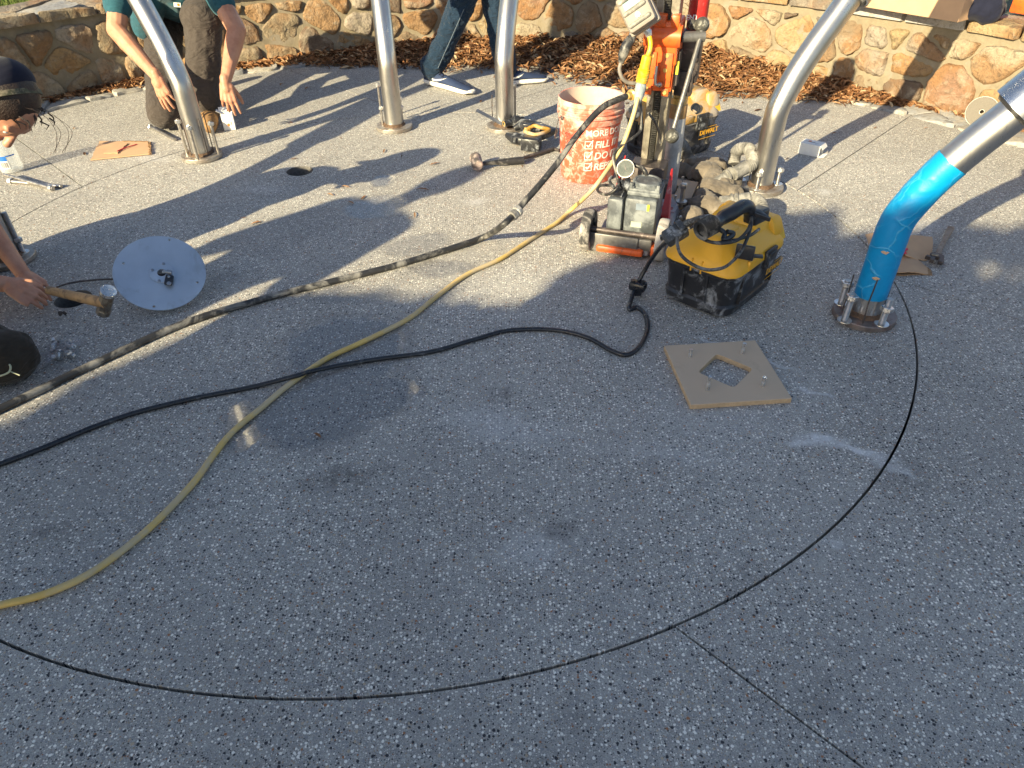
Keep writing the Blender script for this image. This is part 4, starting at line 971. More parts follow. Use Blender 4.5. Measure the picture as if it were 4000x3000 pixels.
# crank
q0, q1 = cb+rot2@V(.066, -.055, cz+.205), PY(2752, 142, 3.03)
m = MB(); m.cyl(q0, q1, .020, 22); hubp = PY(2737, 140, 3.02); cr = obj('crank_shaft', m, 'grit', t, 30)
m = MB(); m.tube([PY(2741, 112, 3.04), hubp, PY(2632, 500, 2.93)], .0095, 12); obj('crank_arm', m, 'grit', cr, 40)
for q in (PY(2742, 97, 3.05), PY(2625, 532, 2.93)):
    m = MB(); m.sphere(q, .029, 20, 14); obj('ball_grip', m, 'ballgrip', cr, 60)
m = MB(); m.tube([PY(2705, 98, 3.12), PY(2725, 95, 3.12)], .018, 14); m.sphere(PY(2702, 95, 3.12), .02); obj('ball_grip', m, 'ballgrip', cr, 60)
# switch box
sc_ = PY(2492, 40, 2.94); vdir = (CAM-sc_).normalized(); up0 = V(0, 0, 1); sx = up0.cross(vdir).normalized(); sy = vdir.cross(sx)
cr_, sr_ = math.cos(R(32)), math.sin(R(32)); ax = sx*cr_+sy*sr_; ay = -sx*sr_+sy*cr_
vz = (vdir + sx*-.28 + V(0, 0, .1)).normalized(); fb = frame(ax, vz)
m = MB(); m.box(sc_, (.108, .135, .075), rot=fb, bev=.012); m.box(sc_+fb@V(0, 0, -.006), (.122, .148, .03), rot=fb, bev=.008); sb = obj('switch_box', m, 'swbox', t, 40)
m = MB()
for y in (.040, -.005, ): m.capsule(sc_+fb@V(-.042, y+.008, .037), sc_+fb@V(.036, y+.008, .037), .0085, .0085)
m.capsule(sc_+fb@V(-.040, -.043, .037), sc_+fb@V(.036, -.043, .037), .0085, .0085)
obj('switch_guard', m, simple('worn_guard', (.16, .155, .14), .6, dirt=(.4, .36, .3), dirt_amt=.4), sb, 60)
m = MB(); m.box(sc_+fb@V(-.004, .026, .038), (.062, .026, .003), rot=fb); obj('breaker_window', m, 'teal', sb, 0)
m = MB(); m.cyl(sc_+fb@V(0, -.021, .036), sc_+fb@V(0, -.021, .052), .005, 10); m.lathe(sc_+fb@V(0, -.021, .037), vz, [(.012, 0), (.009, .004), (.001, .005)], 12); obj('toggle', m, 'nut', sb, 40)
m = MB(); m.tube(spline([sc_+fb@V(-.052, -.058, 0), PY(2472, 128, 2.94), PY(2462, 152, 2.93)], 4), .011, 12); obj('cable_gland', m, 'nut', t, 50)
m = MB(); m.tube([PY(2474, 140, 2.93), PY(2465, 155, 2.93), PY(2447, 180, 2.92), PY(2434, 215, 2.92), PY(2426, 245, 2.92)], [.014, .019, .021, .020, .010], 14); obj('inline_plug', m, 'rubber', t, 40)
m = MB(); m.tube(spline([PY(2426, 245, 2.92), PY(2420, 270, 2.92), PY(2428, 300, 2.92), PY(2448, 320, 2.93), PY(2478, 326, 2.94), PY(2500, 318, 2.96)], 6), .0075, 10); obj('grey_lead', m, plain('grey_cable', (.22, .20, .18), .6), t, 60)
m = MB(); m.tube([PY(2520, 112, 2.95), PY(2532, 125, 2.95), PY(2536, 140, 2.95)], [.012, .015, .012], 12); obj('clamp', m, 'nut', t, 40)
m = MB(); m.tube(spline([PY(2534, 130, 2.95), PY(2541, 165, 2.94), PY(2539, 195, 2.93), PY(2530, 218, 2.93)], 5), .0095, 12); obj('yellow_tail', m, 'yelplug', t, 60)
ax_ = (PY(2505, 330, 2.92)-PY(2530, 215, 2.93)).normalized(); p0 = PY(2530, 215, 2.93)
m = MB(); m.lathe(p0, ax_, [(.012, 0), (.020, .004), (.0215, .045), (.021, .05)]+[(r, .052+.006*k+d) for k in range(7) for r, d in ((.0255, 0), (.0235, .004))]+[(.024, .10), (.016, .102)], 20); obj('twist_lock_plug', m, 'yelplug', t, 35)
m = MB(); m.lathe(p0+ax_*.10, ax_, [(.018, 0), (.022, .01), (.020, .05), (.013, .075), (.011, .078)], 18); obj('clear_plug', m, simple('smoky_clear_plug', (.25, .30, .32), .25, dirt=(.5, .5, .48), dirt_amt=.4), t, 40)
m = MB(); m.lathe(PY(2462, 372, 2.92), (PY(2540, 352, 3.02)-PY(2462, 372, 2.92)).normalized(), [(.012, -.02), (.014, 0), (.021, .004), (.021, .016), (.014, .018), (.014, .034), (.020, .038), (.020, .058), (.013, .06), (.013, .085)], 16); obj('water_coupling', m, 'brass', t, 30)
m = MB(); m.tube(spline([PY(2496, 365, 2.92), PY(2503, 420, 2.92), PY(2506, 480, 2.9), PY(2495, 520, 2.88), PY(2440, 560, 2.84), PY(2405, 590, 2.82), PY(2395, 620, 2.8), PY(2405, 665, 2.78), PY(2418, 720, 2.76)], 6), .006, 8)
m.tube(spline([P(2418, 700, .25), P(2410, 735, .235), P(2370, 760, .2), P(2335, 745, .17), P(2345, 725, .19), P(2395, 725, .22)], 6), .006, 8)
m.tube(spline([PY(2532, 440, 2.99), PY(2560, 480, 2.99), PY(2575, 520, 3.0), PY(2580, 560, 3.0)], 5), .005, 8)
obj('vacuum_line', m, 'rubber', t, 60)

# ================================================================== HOSES AND CORDS
def cable(name, label, cat, pts, r, mat, seg=10, sub=8, wob=0.0):
    sp = spline(pts, sub)
    if wob: sp = [p + V(noise.noise(p*9)*wob, noise.noise(p*9+V(7, 3, 1))*wob, 0) for p in sp]
    m = MB(); m.tube(sp, r, seg); o = obj(name, m, mat, None, 60); return tag(o, label, cat)
r1 = .0125
pts = [P(x, y, r1) for x, y in ((-260, 1712), (0, 1598), (362, 1424), (723, 1262), (1085, 1152), (1447, 1063), (1627, 1012))] + [P(1808, 955, .016), P(1899, 922, .03)] + [PY(x, y, Y) for x, y, Y in ((1962, 880, 2.49), (2007, 838, 2.55), (2061, 775, 2.62), (2170, 648, 2.72), (2260, 520, 2.80), (2350, 422, 2.86), (2405, 392, 2.89), (2455, 374, 2.915))]
cable('water_hose', 'thick black hose running from the left edge, past the bucket, up to the drill stand', 'hose', pts, r1, 'rubber', 14, 9, .003)
a, b = PY(2035, 815, 2.58), PY(1992, 850, 2.53)
m = MB(); d = (b-a).normalized(); m.lathe((a+b)/2-d*.026, d, [(.014, 0), (.021, .003), (.022, .02), (.017, .022), (.017, .030), (.022, .032), (.021, .05), (.014, .053)], 8); o = obj('hose_coupling', m, simple('slurry_coated_brass', (.22, .21, .20), .5, .4, dirt=(.5, .49, .47), dirt_amt=.6), None, 25); tag(o, 'octagonal grey coupling joining the thick black hose', 'hose coupling')
k = 1.808
yp = [(-60, 1325), (0, 1308), (100, 1283), (200, 1235), (300, 1160), (370, 1095), (420, 1040), (460, 985), (500, 935), (560, 885), (620, 835), (700, 778), (780, 740), (880, 690), (950, 635), (1010, 592), (1080, 560), (1150, 515), (1200, 483)]
pts = [P(x*k, y*k, .0085) for x, y in yp] + [P(1240*k, 448*k, .04)] + [PY(x*k, y*k, Y) for x, y, Y in ((1280, 410, 2.72), (1320, 355, 2.80), (1347, 310, 2.84), (1365, 260, 2.87), (1377, 215, 2.90), (1383, 190, 2.92))]
cable('extension_cord', 'thick dirty yellow extension cord snaking from the lower left up to the drill', 'cord', pts, .0088, 'cordyellow', 12, 8, .002)
bpn = [(-60, 1022), (0, 1003), (100, 965), (250, 905), (400, 865), (550, 835), (640, 812), (680, 800), (800, 778), (930, 760), (1020, 735), (1100, 714), (1200, 713), (1270, 730), (1320, 757), (1355, 766), (1385, 745), (1399, 710), (1394, 680), (1376, 664), (1359, 668)]
zz = lambda x: .0075 + (.017*math.exp(-((x-645)/38)**2))
pts = [P(x*k, y*k, zz(x)) for x, y in bpn] + [P(1364*k, 645*k, .02), P(1378*k, 612*k, .05), P(1400*k, 572*k, .12), P(1422*k, 540*k, .20), P(1443*k, 520*k, .27)]
cable('power_cord', 'glossy black power cord crossing over the yellow cord and curling up to the front vacuum', 'cord', pts, .0078, 'cordblack', 10, 8, .002)
c = P(2492, 1116, .045); m = MB(); m.box(c, (.062, .042, .034), rot=rotz(-.5), bev=.010); m.cyl(c+V(-.02, 0, .015), c+V(-.02, 0, .024), .009, 12); m.cyl(c+V(.015, -.01, .015), c+V(.015, -.01, .024), .009, 12); m.box(c+V(0, 0, -.022), (.03, .03, .03), bev=.006); o = obj('cord_adapter', m, 'cordblack', None, 40); tag(o, 'small black two-socket adapter threaded on the black power cord', 'adapter')

# ribbed vacuum hoses and cloth filter bags behind the front vacuum
def ribbed(m, pts, r, pitch=.007, sub=14):
    sp = spline(pts, sub); L = 0; out = [sp[0]]; rs = [r]; n = 0
    dist = [0]
    for i in range(1, len(sp)): dist.append(dist[-1]+(sp[i]-sp[i-1]).length)
    N = max(4, int(dist[-1]/pitch*2)); j = 0; o = []; rr = []
    for i in range(N+1):
        d = dist[-1]*i/N
        while j < len(dist)-2 and dist[j+1] < d: j += 1
        u = (d-dist[j])/max(1e-6, dist[j+1]-dist[j]); o.append(sp[j].lerp(sp[j+1], u)); rr.append(r*(1.0 if i % 2 else .86))
    m.tube(o, rr, 18)
t = thing('vacuum_hose', 'dusty grey ribbed hose end arching beside the bent steel leg, with a straight cuff', 'hose', P(2870, 680), 'vacuum hoses and filter socks behind the front vacuum')
m = MB(); ribbed(m, [P(2868, 640, .08), P(2872, 600, .12), P(2895, 580, .15), P(2925, 583, .155), P(2940, 610, .15), P(2938, 640, .13), P(2915, 655, .12)], .030, .0085); obj('ribbed_bend', m, 'hosegr', t, 30)
m = MB(); a, b = P(2920, 650, .12), P(2865, 680, .10); m.tube([a, b], [.032, .029], 18); a2, b2 = P(2868, 672, .10), P(2775, 722, .06)
m.tube([a2+(b2-a2)*q for q in (0, .08, .09, .17, .18, .26, .27, .33, .34, 1)], [.026, .026, .031, .031, .024, .024, .030, .030, .023, .018], 18); m.tube([b2, b2+V(-.03, -.05, -.02), b2+V(-.045, -.10, -.035)], [.02, .016, .012], 10, squash=.5); obj('cuff', m, 'hosegr', t, 35)
t = thing('vacuum_hose', 'dusty ribbed hose lying just behind the front vacuum, curling down at its right end', 'hose', P(2900, 800), 'vacuum hoses and filter socks behind the front vacuum')
m = MB(); ribbed(m, [P(2918, 778, .10), P(2945, 775, .10), P(2970, 795, .10), P(2978, 820, .085), P(2972, 850, .06), P(2955, 870, .04)], .027, .0085); obj('ribbed_bend', m, 'hosegr', t, 30)
m = MB(); a2, b2 = P(2925, 778, .10), P(2812, 786, .09); m.tube([a2+(b2-a2)*q for q in (0, .3, .31, .40, .41, .48, .49, .56, .57, .64, .65, 1)], [.030, .028, .024, .024, .029, .029, .024, .024, .029, .029, .022, .021], 18); obj('cuff', m, 'hosegr', t, 35)
m = MB(); ribbed(m, [P(2640, 545, .16), P(2668, 575, .10), P(2690, 620, .05), (P(2735, 655, .034)), P(2790, 665, .034), P(2850, 650, .034), P(2880, 635, .05)], .031, .007); o = obj('vacuum_hose', m, 'hosegr', None, 30); tag(o, 'wide dusty hose sweeping behind the filter socks, from the drill to the bent leg', 'hose', 'vacuum hoses and filter socks behind the front vacuum')
def sock(label, lumps, folds):
    m = MB()
    for (px, py, z, r, sx, sy, sz) in lumps: m.sphere(P(px, py, z), r, 16, 10, (sx, sy, sz), rotz(random.uniform(-.5, .5)))
    for (a, b, ra, rb) in folds: m.capsule(P(*a), P(*b), ra, rb)
    o = organic('filter_sock', m, 'bag', None, .006, 3, .5, .014, .035); tag(o, label, 'filter bag', 'vacuum hoses and filter socks behind the front vacuum'); return o
sock('brown cloth filter sock with a knotted end, crumpled right behind the core barrel', [(2662, 665, .03, .045, 1.2, .9, .8), (2700, 640, .04, .03, 1, 1, 1), (2700, 672, .03, .028, 1, 1, 1), (2760, 672, .045, .065, 1.2, 1, .75), (2800, 690, .04, .05, 1.2, .8, .7)], [((2680, 640, .03), (2800, 655, .05), .03, .05), ((2790, 700, .04), (2745, 760, .03), .05, .035), ((2695, 690, .02), (2715, 668, .03), .018, .02)])
sock('pale brown filter sock swelling around the hose cuff, left of the leg with washers', [(2815, 725, .045, .062, 1.15, .9, .8), (2770, 745, .04, .045, 1, 1, .8), (2870, 715, .045, .035, 1.1, 1, .9), (2850, 755, .04, .04, 1.3, 1, .8)], [((2770, 740, .05), (2880, 750, .04), .05, .03)])
sock('dark crumpled filter sock wedged between the stand base and the front vacuum', [(2700, 845, .045, .055, 1, .9, .85), (2735, 800, .05, .045, 1.2, 1, .8), (2775, 800, .06, .05, 1, 1, .9), (2810, 815, .06, .045, 1.2, 1, .8), (2700, 795, .03, .035, 1.2, 1, .7)], [((2745, 765, .05), (2830, 830, .05), .035, .04), ((2690, 800, .03), (2770, 780, .05), .025, .03)])

# ================================================================== TEMPLATES
def template(label, corners, hole, pins, zt=.0185):
    ctr = sum(corners, V(0, 0, 0))/4; t = thing('board_template', label, 'template', V(ctr.x, ctr.y, 0), 'square fibreboard drilling templates')
    # best square through the measured corners
    ang = sum(math.atan2((corners[(i+1) % 4]-corners[i]).y, (corners[(i+1) % 4]-corners[i]).x)+i*math.pi/2 - (2*math.pi if math.atan2((corners[(i+1) % 4]-corners[i]).y, (corners[(i+1) % 4]-corners[i]).x)+i*math.pi/2 > math.pi*1.2 else 0) for i in range(4))
    a = math.atan2((corners[1]-corners[0]).y, (corners[1]-corners[0]).x); h = .1525
    rot = Matrix.Rotation(a, 2); sq = [(ctr.x+v.x, ctr.y+v.y) for v in (rot@Vector(q) for q in ((-h, h), (h, h), (h, -h), (-h, -h)))]
    hh = rounded([(p.x, p.y) for p in hole], 48, .055)
    bm = bmesh.new(); loops = []
    for lp in (sq, hh):
        for z in (.001, zt):
            vs = [bm.verts.new((x, y, z)) for x, y in lp]; es = [bm.edges.new((vs[i], vs[(i+1) % len(vs)])) for i in range(len(vs))]; loops.append((vs, es))
    for z in (0, 1): bmesh.ops.triangle_fill(bm, use_beauty=True, edges=loops[z][1]+loops[2+z][1])
    nf = len(bm.faces)
    for k in (0, 2):
        A, B = loops[k][0], loops[k+1][0]
        for i in range(len(A)): f = bm.faces.new((A[i], A[(i+1) % len(A)], B[(i+1) % len(A)], B[i])); f.material_index = 1
    bmesh.ops.recalc_face_normals(bm, faces=bm.faces); me = bpy.data.meshes.new('board'); bm.to_mesh(me); bm.free()
    me.materials.append(M['mdf']); me.materials.append(M['mdfedge']); o = bpy.data.objects.new('board', me); link(o, t); mod_bevel(o, .0008, 1)
    for bpx, tpx in pins:
        q = P(*bpx, zt); h_ = max(.03, vheight(q, *tpx)); q.z = zt-.01
        m = MB(); r = .0058; m.lathe(q, V(random.uniform(-.06, .06), random.uniform(-.06, .06), 1), [(r, 0), (r, (h_-q.z)*.55), (r*.86, (h_-q.z)*.57), (r*.9, (h_-q.z)*.78), (r*1.06, (h_-q.z)*.8), (r*1.06, h_-q.z)], 12); obj('pin', m, 'nut', t, 30)
cs = [P(2593.3, 1351.9, .0185), P(2946.7, 1330.9, .0185), P(3094.3, 1552.7, .0185), P(2702.6, 1579.8, .0185)]
template('square fibreboard template with a diamond cutout and four steel pins, lying alone on the paving', cs, [P(2726, 1453, .0185), P(2800, 1382, .0185), P(2941, 1440, .0185), P(2867, 1514, .0185)],
         [((2695, 1393), (2698, 1365)), ((2899, 1380), (2905, 1342)), ((2762, 1522), (2771, 1469)), ((2979, 1507), (2984, 1470))])
K = P(2729, 710, .0185); e1 = (P(2702, 773, .0185)-K).normalized(); e2 = V(e1.y, -e1.x, 0)
if e2.x > 0: e2 = -e2
kc = K+(e1+e2)*.1525
cs = [K+e2*.305, K, K+e1*.305, K+(e1+e2)*.305]
hc = V(bp.x, bp.y, 0)*.6+V(kc.x, kc.y, 0)*.4; dg = .078
template('dusty fibreboard template under the core barrel of the drill', cs, [hc+(e1+e2).normalized()*dg, hc+(e2-e1).normalized()*dg, hc-(e1+e2).normalized()*dg, hc+(e1-e2).normalized()*dg],
         [((2665, 726), (2669, 690)), ((2635, 783), (2635, 763))])

# ================================================================== GALVANISED DISC
dc = P(626, 1066, .105); n_ = (V(CAM.x, CAM.y, 0)-V(dc.x, dc.y, 0)).normalized()*math.cos(R(57)) + V(0, 0, math.sin(R(57))); n_ = (n_+V(.05, 0, 0)).normalized()
DR = .152
t = thing('round_cover', 'large round galvanised cover with a black latch at its centre, tipped up beside the hammer', 'metal cover', V(dc.x, dc.y, 0))
fd = frame(V(1, 0, 0), n_)
def dpt(px, py, off=0):
    D = ray(px, py); s_ = (dc-CAM).dot(n_)/D.dot(n_); return CAM+D*s_+n_*off
bm = bmesh.new(); loops = []
hs_ = [(dpt(483, 1031), .0048), (dpt(662, 939), .0048), (dpt(771, 1105), .0048), (dpt(602, 1199), .0048), (dpt(632, 1069), .014)]
inv = fd.inverted()
for z in (0, .004):
    ls = []
    for c, r, nn in [(dc, DR, 72)]+[(c, r, 16) for c, r in hs_]:
        l = inv@(c-dc); vs = [bm.verts.new(dc+fd@V(l.x+r*math.cos(2*math.pi*k/nn), l.y+r*math.sin(2*math.pi*k/nn), z)) for k in range(nn)]; es = [bm.edges.new((vs[i], vs[(i+1) % nn])) for i in range(nn)]; ls.append((vs, es))
    bmesh.ops.triangle_fill(bm, use_beauty=True, edges=[e for _, es in ls for e in es]); loops.append(ls)
for (a_, _), (b_, _) in zip(*loops):
    for i in range(len(a_)): bm.faces.new((a_[i], a_[(i+1) % len(a_)], b_[(i+1) % len(a_)], b_[i]))
bmesh.ops.recalc_face_normals(bm, faces=bm.faces); me = bpy.data.meshes.new('sheet'); bm.to_mesh(me); bm.free(); me.materials.append(M['disc']); link(bpy.data.objects.new('sheet', me), t)
hc_ = dpt(632, 1069); m = MB(); m.lathe(hc_+n_*.004, n_, [(.040, 0), (.041, .002), (.040, .0035), (.0145, .0035), (.014, .0)], 40, cap=False); obj('hub_ring', m, 'disc', t, 20)
m = MB(); m.lathe(hc_-n_*.02, n_, [(.018, 0), (.001, .001)], 16); obj('lock_recess', m, 'blackcl', t)
for q in ((640, 1035), (597, 1059), (623, 1101)):
    m = MB(); m.lathe(dpt(*q, .007), n_, [(.0055, 0), (.005, .003), (.001, .004)], 12); m.box(dpt(*q, .0112), (.007, .0013, .001), rot=fd@rotz(1)); obj('screw', m, 'chrome', t, 40)
m = MB(); a_, b_ = dpt(636, 1072, .018), dpt(668, 1073, .02); m.cyl(a_, b_, .0055, 12); m.cyl(dpt(655, 1072, .020), dpt(673, 1076, .020), .008, 14); la = obj('latch_pin', m, 'chrome', t, 40)
m = MB(); c = dpt(662, 1103, .016); m.box(c, (.028, .042, .011), rot=fd, bev=.006); lt = obj('latch', m, 'blackcl', t, 40)
m = MB(); m.lathe(dpt(663, 1119, .0225), n_, [(.008, 0), (.007, .002), (.001, .003)], 16); m.lathe(dpt(662, 1092, .0225), n_, [(.005, 0), (.004, .001), (.001, .001)], 12); obj('latch_rivet', m, 'chrome', lt, 30)
m = MB(); m.cyl(V(dc.x, dc.y+.03, .0), V(dc.x, dc.y+.03, .10), .03, 20); obj('socket_tube', m, 'dkiron', t, 40)
cable('tie_rod_cable', 'thin dark cable running from the hands to the round cover', 'cable', [P(222, 1122, .03), P(262, 1108, .02), P(316, 1099, .012), P(390, 1092, .01), P(460, 1090, .012), P(520, 1090, .03)], .0038, 'dkiron', 8, 6)

# ================================================================== TOOLS AND LITTER
def loose_bolt(label, a, b, nutpx=None, r=.0088, head=True):
    t = thing('loose_bolt', label, 'bolt', (V(a.x, a.y, 0)), 'long bolts lying loose on the paving'); d = (b-a).normalized()
    m = MB(); m.cyl(a, b, r, 14); obj('shank', m, 'bolt', t, 40)
    m = MB(); m.hexa(b-d*.026, d, r*1.85, .018); obj('nut', m, 'nut', t, 20)
loose_bolt('long bolt on top of the crossed pair near the bottle, nut at its right end', P(18, 683, .024), P(208, 737, .012))
loose_bolt('long bolt underneath the crossed pair near the bottle, nut at its left end', P(240, 728, .009), P(30, 707, .010))
loose_bolt('long bolt lying between the kneeling man and the torn cardboard square', P(684, 545, .010), P(583, 493, .010))

def sheet(name, px, z, th, mat, edge=None, jag=0, lift=None):
    rr = random.Random(len(px)*7+int(px[0][0])); pts = []
    for i in range(len(px)):
        a, b = px[i], px[(i+1) % len(px)]
        for k in range(6):
            u = k/6; j = jag if i % 2 else jag*.3
            pts.append((a[0]+(b[0]-a[0])*u+rr.uniform(-j, j), a[1]+(b[1]-a[1])*u+rr.uniform(-j, j)*.6))
    m = MB(); cx = sum(p[0] for p in pts)/len(pts); cy = sum(p[1] for p in pts)/len(pts)
    def g_(x, y, zz): 
        q = P(x, y, z); return V(q.x, q.y, zz + (lift(x, y) if lift else 0))
    rings = [[g_(cx, cy, z)]*len(pts)] + [[g_(cx+(x-cx)*s_, cy+(y-cy)*s_, z) for x, y in pts] for s_ in (.5, 1)] + [[g_(x, y, z+th) for x, y in pts]] + [[g_(cx+(x-cx)*s_, cy+(y-cy)*s_, z+th) for x, y in pts] for s_ in (.5, .01)]
    m.loft(rings, True); return m
t = thing('cardboard_sheet', 'flat square of torn corrugated cardboard with red marker, lying before the kneeling man', 'cardboard', P(480, 590))
m = sheet('c', [(389, 554), (579, 556), (592, 603), (357, 626)], .004, .005, 'card', jag=3); obj('sheet', m, 'card', t, 20)
m = MB()
for k in range(60): m.box(P(480+k*1.7, 553+.04*k+random.uniform(-1, 1), .007), (.0022, .006, .009))
for k in range(40): m.box(P(583+random.uniform(-3, 6), 557+k*1.15, .007), (.006, .0025, .009), rot=rotz(random.random()))
obj('torn_edge', m, 'carddk', t, 0)
m = sheet('c', [(450, 566), (500, 562), (460, 600), (405, 600)], .011, .004, 'card', jag=3); obj('scrap', m, 'card', t, 20)
m = MB(); m.tube([P(458, 590, .017), P(480, 580, .016), P(535, 563, .012)], .0025, 6); obj('red_mark', m, 'redmark', t, 40)
t = thing('torn_cardboard', 'crumpled torn cardboard pieces with a red mark, behind the blue taped leg', 'cardboard', P(3560, 990))
k_ = .452
up = [(3000+x*k_, 650+y*k_) for x, y in ((830, 620), (1000, 632), (1180, 640), (1320, 600), (1425, 592), (1436, 690), (1395, 755), (1300, 765), (1200, 768), (1150, 735), (880, 712))]
obj('upper_piece', sheet('c', up, .03, .003, 'card', jag=2, lift=lambda x, y: .02*math.sin((x-3370)/60)+.012*math.cos((y-930)/18)), 'card', t, 40)
lo = [(3000+x*k_, 650+y*k_) for x, y in ((1060, 770), (1180, 775), (1290, 812), (1395, 880), (1412, 930), (1300, 925), (1170, 935), (1055, 928))]
obj('lower_piece', sheet('c', lo, .006, .003, 'card', jag=2, lift=lambda x, y: .008*math.sin((x-3470)/40)), 'card', t, 40)
obj('lower_piece', sheet('c', [(x+4, y+6) for x, y in lo], .001, .003, 'card', jag=3), 'carddk', t, 40)
obj('red_flap', sheet('c', [(3000+x*k_, 650+y*k_) for x, y in ((1125, 760), (1150, 722), (1205, 708), (1212, 722), (1185, 735), (1200, 755))], .035, .002, 'redmark'), 'redmark', t, 30)
# adjustable wrench
t = thing('adjustable_wrench', 'worn adjustable wrench resting on the torn cardboard behind the blue taped leg', 'wrench', P(3650, 1015))
a, b = P(3658, 1000, .02), P(3712, 896, .012); d = (b-a).normalized(); f = frame(d, V(0, 0, 1)); L = (b-a).length
m = MB(); m.loft([[a+f@V(x, y*w, z) for y, z in ((-1, -.005), (1, -.005), (1, .005), (-1, .005))] for x, w in ((-.0, .014), (.03, .009), (L*.5, .008), (L*.8, .012), (L, .013), (L+.006, .008))], True); ob = obj('handle', m, 'iron', t, 20); mod_bevel(ob, .002)
m = MB(); m.prism([(-.062, -.030), (-.048, -.034), (.0, -.026), (.012, -.012), (.012, .012), (-.002, .024), (-.02, .022), (-.022, .006), (-.024, -.012), (-.060, -.014)], -.008, .008, f, a+V(0, 0, .002)); ob = obj('fixed_jaw', m, 'dkiron', t, 20); mod_bevel(ob, .003)
m = MB(); m.prism([(-.062, .0), (-.030, .0), (-.026, .030), (-.040, .034), (-.044, .014), (-.062, .014)], -.007, .007, f, a+V(0, 0, .002)); obj('sliding_jaw', m, 'dkiron', t, 20)
m = MB(); m.cyl(a+f@V(-.014, -.006, .008), a+f@V(-.014, .016, .008), .007, 12); obj('knurl', m, 'iron', t, 40)
# rubber grip hammer near the bucket, with a steel rod beyond it
t = thing('club_hammer', 'dark club hammer with a black rubber grip lying left of the bucket', 'hammer', P(1860, 645))
a, b = P(1857, 617, .045), P(1868, 655, .028); d = (b-a).normalized()
m = MB(); m.lathe(a-d*.012, d, [(.022, 0), (.029, .006), (.030, .03), (.026, .038), (.026, .052), (.029, .058), (.029, .084), (.024, .09)], 20); obj('head', m, simple('mortar_smeared_head', (.09, .075, .07), .6, dirt=(.50, .40, .36), dirt_amt=.5, dirt_scale=14), t, 30)
m = MB(); m.tube([P(1880, 640, .032), P(1930, 635, .028), P(1960, 633, .024), P(2000, 629, .022), P(2046, 626, .022)], [.010, .011, .017, .018, .019], 14); obj('grip', m, 'rubber', t, 40)
m = MB(); m.tube([P(2036, 620, .02), P(2100, 601, .015), P(2164, 581, .012)], [.009, .010, .010], 12); m.cyl(P(2164, 581, .012), P(2186, 588, .012), .008, 10); o = obj('steel_pin_bar', m, 'dkiron', None, 30); tag(o, 'dark steel bar lying between the rubber gripped hammer and the bucket', 'steel bar')
# reciprocating saw
t = thing('reciprocating_saw', 'black and yellow cordless reciprocating saw lying in front of the upright leg', 'power saw', P(2070, 545))
m = MB(); a, b = P(1965, 484, .045), P(1866, 461, .05); d = (b-a).normalized(); f = frame(d, V(.1, -.5, .8)); L = (b-a).length; w = .009
vs = []; n = 26
for i in range(n+1):
    x = L*i/n; vs += [a+f@V(x, -w, 0), a+f@V(x, w + (.0045 if i % 2 else 0), 0)]
m.add(vs, [(2*i, 2*i+2, 2*i+3, 2*i+1) for i in range(n)]); m.add([v+f@V(0, 0, -.0015) for v in vs], [(2*i, 2*i+1, 2*i+3, 2*i+2) for i in range(n)]); obj('blade', m, 'chrome', t, 0)
m = MB(); a, b = P(1968, 484, .055), P(2040, 468, .055); d = (b-a).normalized(); m.lathe(a, d, [(.012, -.001), (.019, 0), (.020, .006), (.017, .008), (.018, .05), (.022, .055), (.028, .075), (.028, .10), (.02, .11), (.018, .13)], 20); obj('front_collar', m, 'blackpl', t, 30)
m = MB(); m.lathe(a+d*.001, -d, [(.014, 0), (.015, .002), (.009, .003), (.008, -.003), (.001, -.004)], 16); obj('clamp_ring', m, 'brass', t, 30)
m = MB(); m.tube([P(2010, 500, .05), P(2040, 485, .07), P(2080, 495, .075), P(2120, 510, .07)], [.022, .034, .038, .03], 14, squash=.85); m.tube([P(2048, 548, .03), P(2010, 540, .035), P(1984, 528, .035)], [.034, .034, .020], 14, squash=.9); obj('motor_body', m, 'blackpl', t, 40)
m = MB(); m.box(P(2060, 487, .105), (.045, .03, .012), rot=rotz(-.2), bev=.004); m.box(P(2000, 546, .05), (.012, .006, .028), rot=rotz(-.5)); obj('trim', m, 'blackcl', t, 30)
m = MB(); m.tube(spline([P(2050, 512, .085), P(2085, 492, .10), P(2110, 498, .095), P(2146, 506, .08), P(2120, 520, .08), P(2085, 526, .08), P(2050, 512, .085)], 5), [.010]*31, 10); m.box(P(2060, 505, .09), (.03, .02, .02), rot=rotz(.4), bev=.004); obj('handle_shell', m, 'dustyel', t, 40)
m = MB(); m.tube([P(2105, 535, .06), P(2140, 520, .06), P(2168, 512, .055)], [.022, .024, .016], 12); obj('rear_grip', m, 'rubber', t, 40)
fb2 = rotz(-.32); m = MB(); bc_ = P(2075, 560, .045); m.box(bc_, (.098, .075, .065), rot=fb2, bev=.008)
for k in range(5): m.box(bc_+fb2@V(.045, -.015, -.022+k*.011), (.018, .05, .005), rot=fb2)
obj('battery', m, 'blackpl', t, 30)
m = MB(); m.tube([P(2040, 472, .06), P(2100, 500, .045), P(2170, 528, .02)], .0035, 8); m.tube([P(2070, 468, .05), P(2160, 500, .02), P(2185, 508, .01)], .003, 8); obj('shoe_rod', m, 'bolt', t, 40)
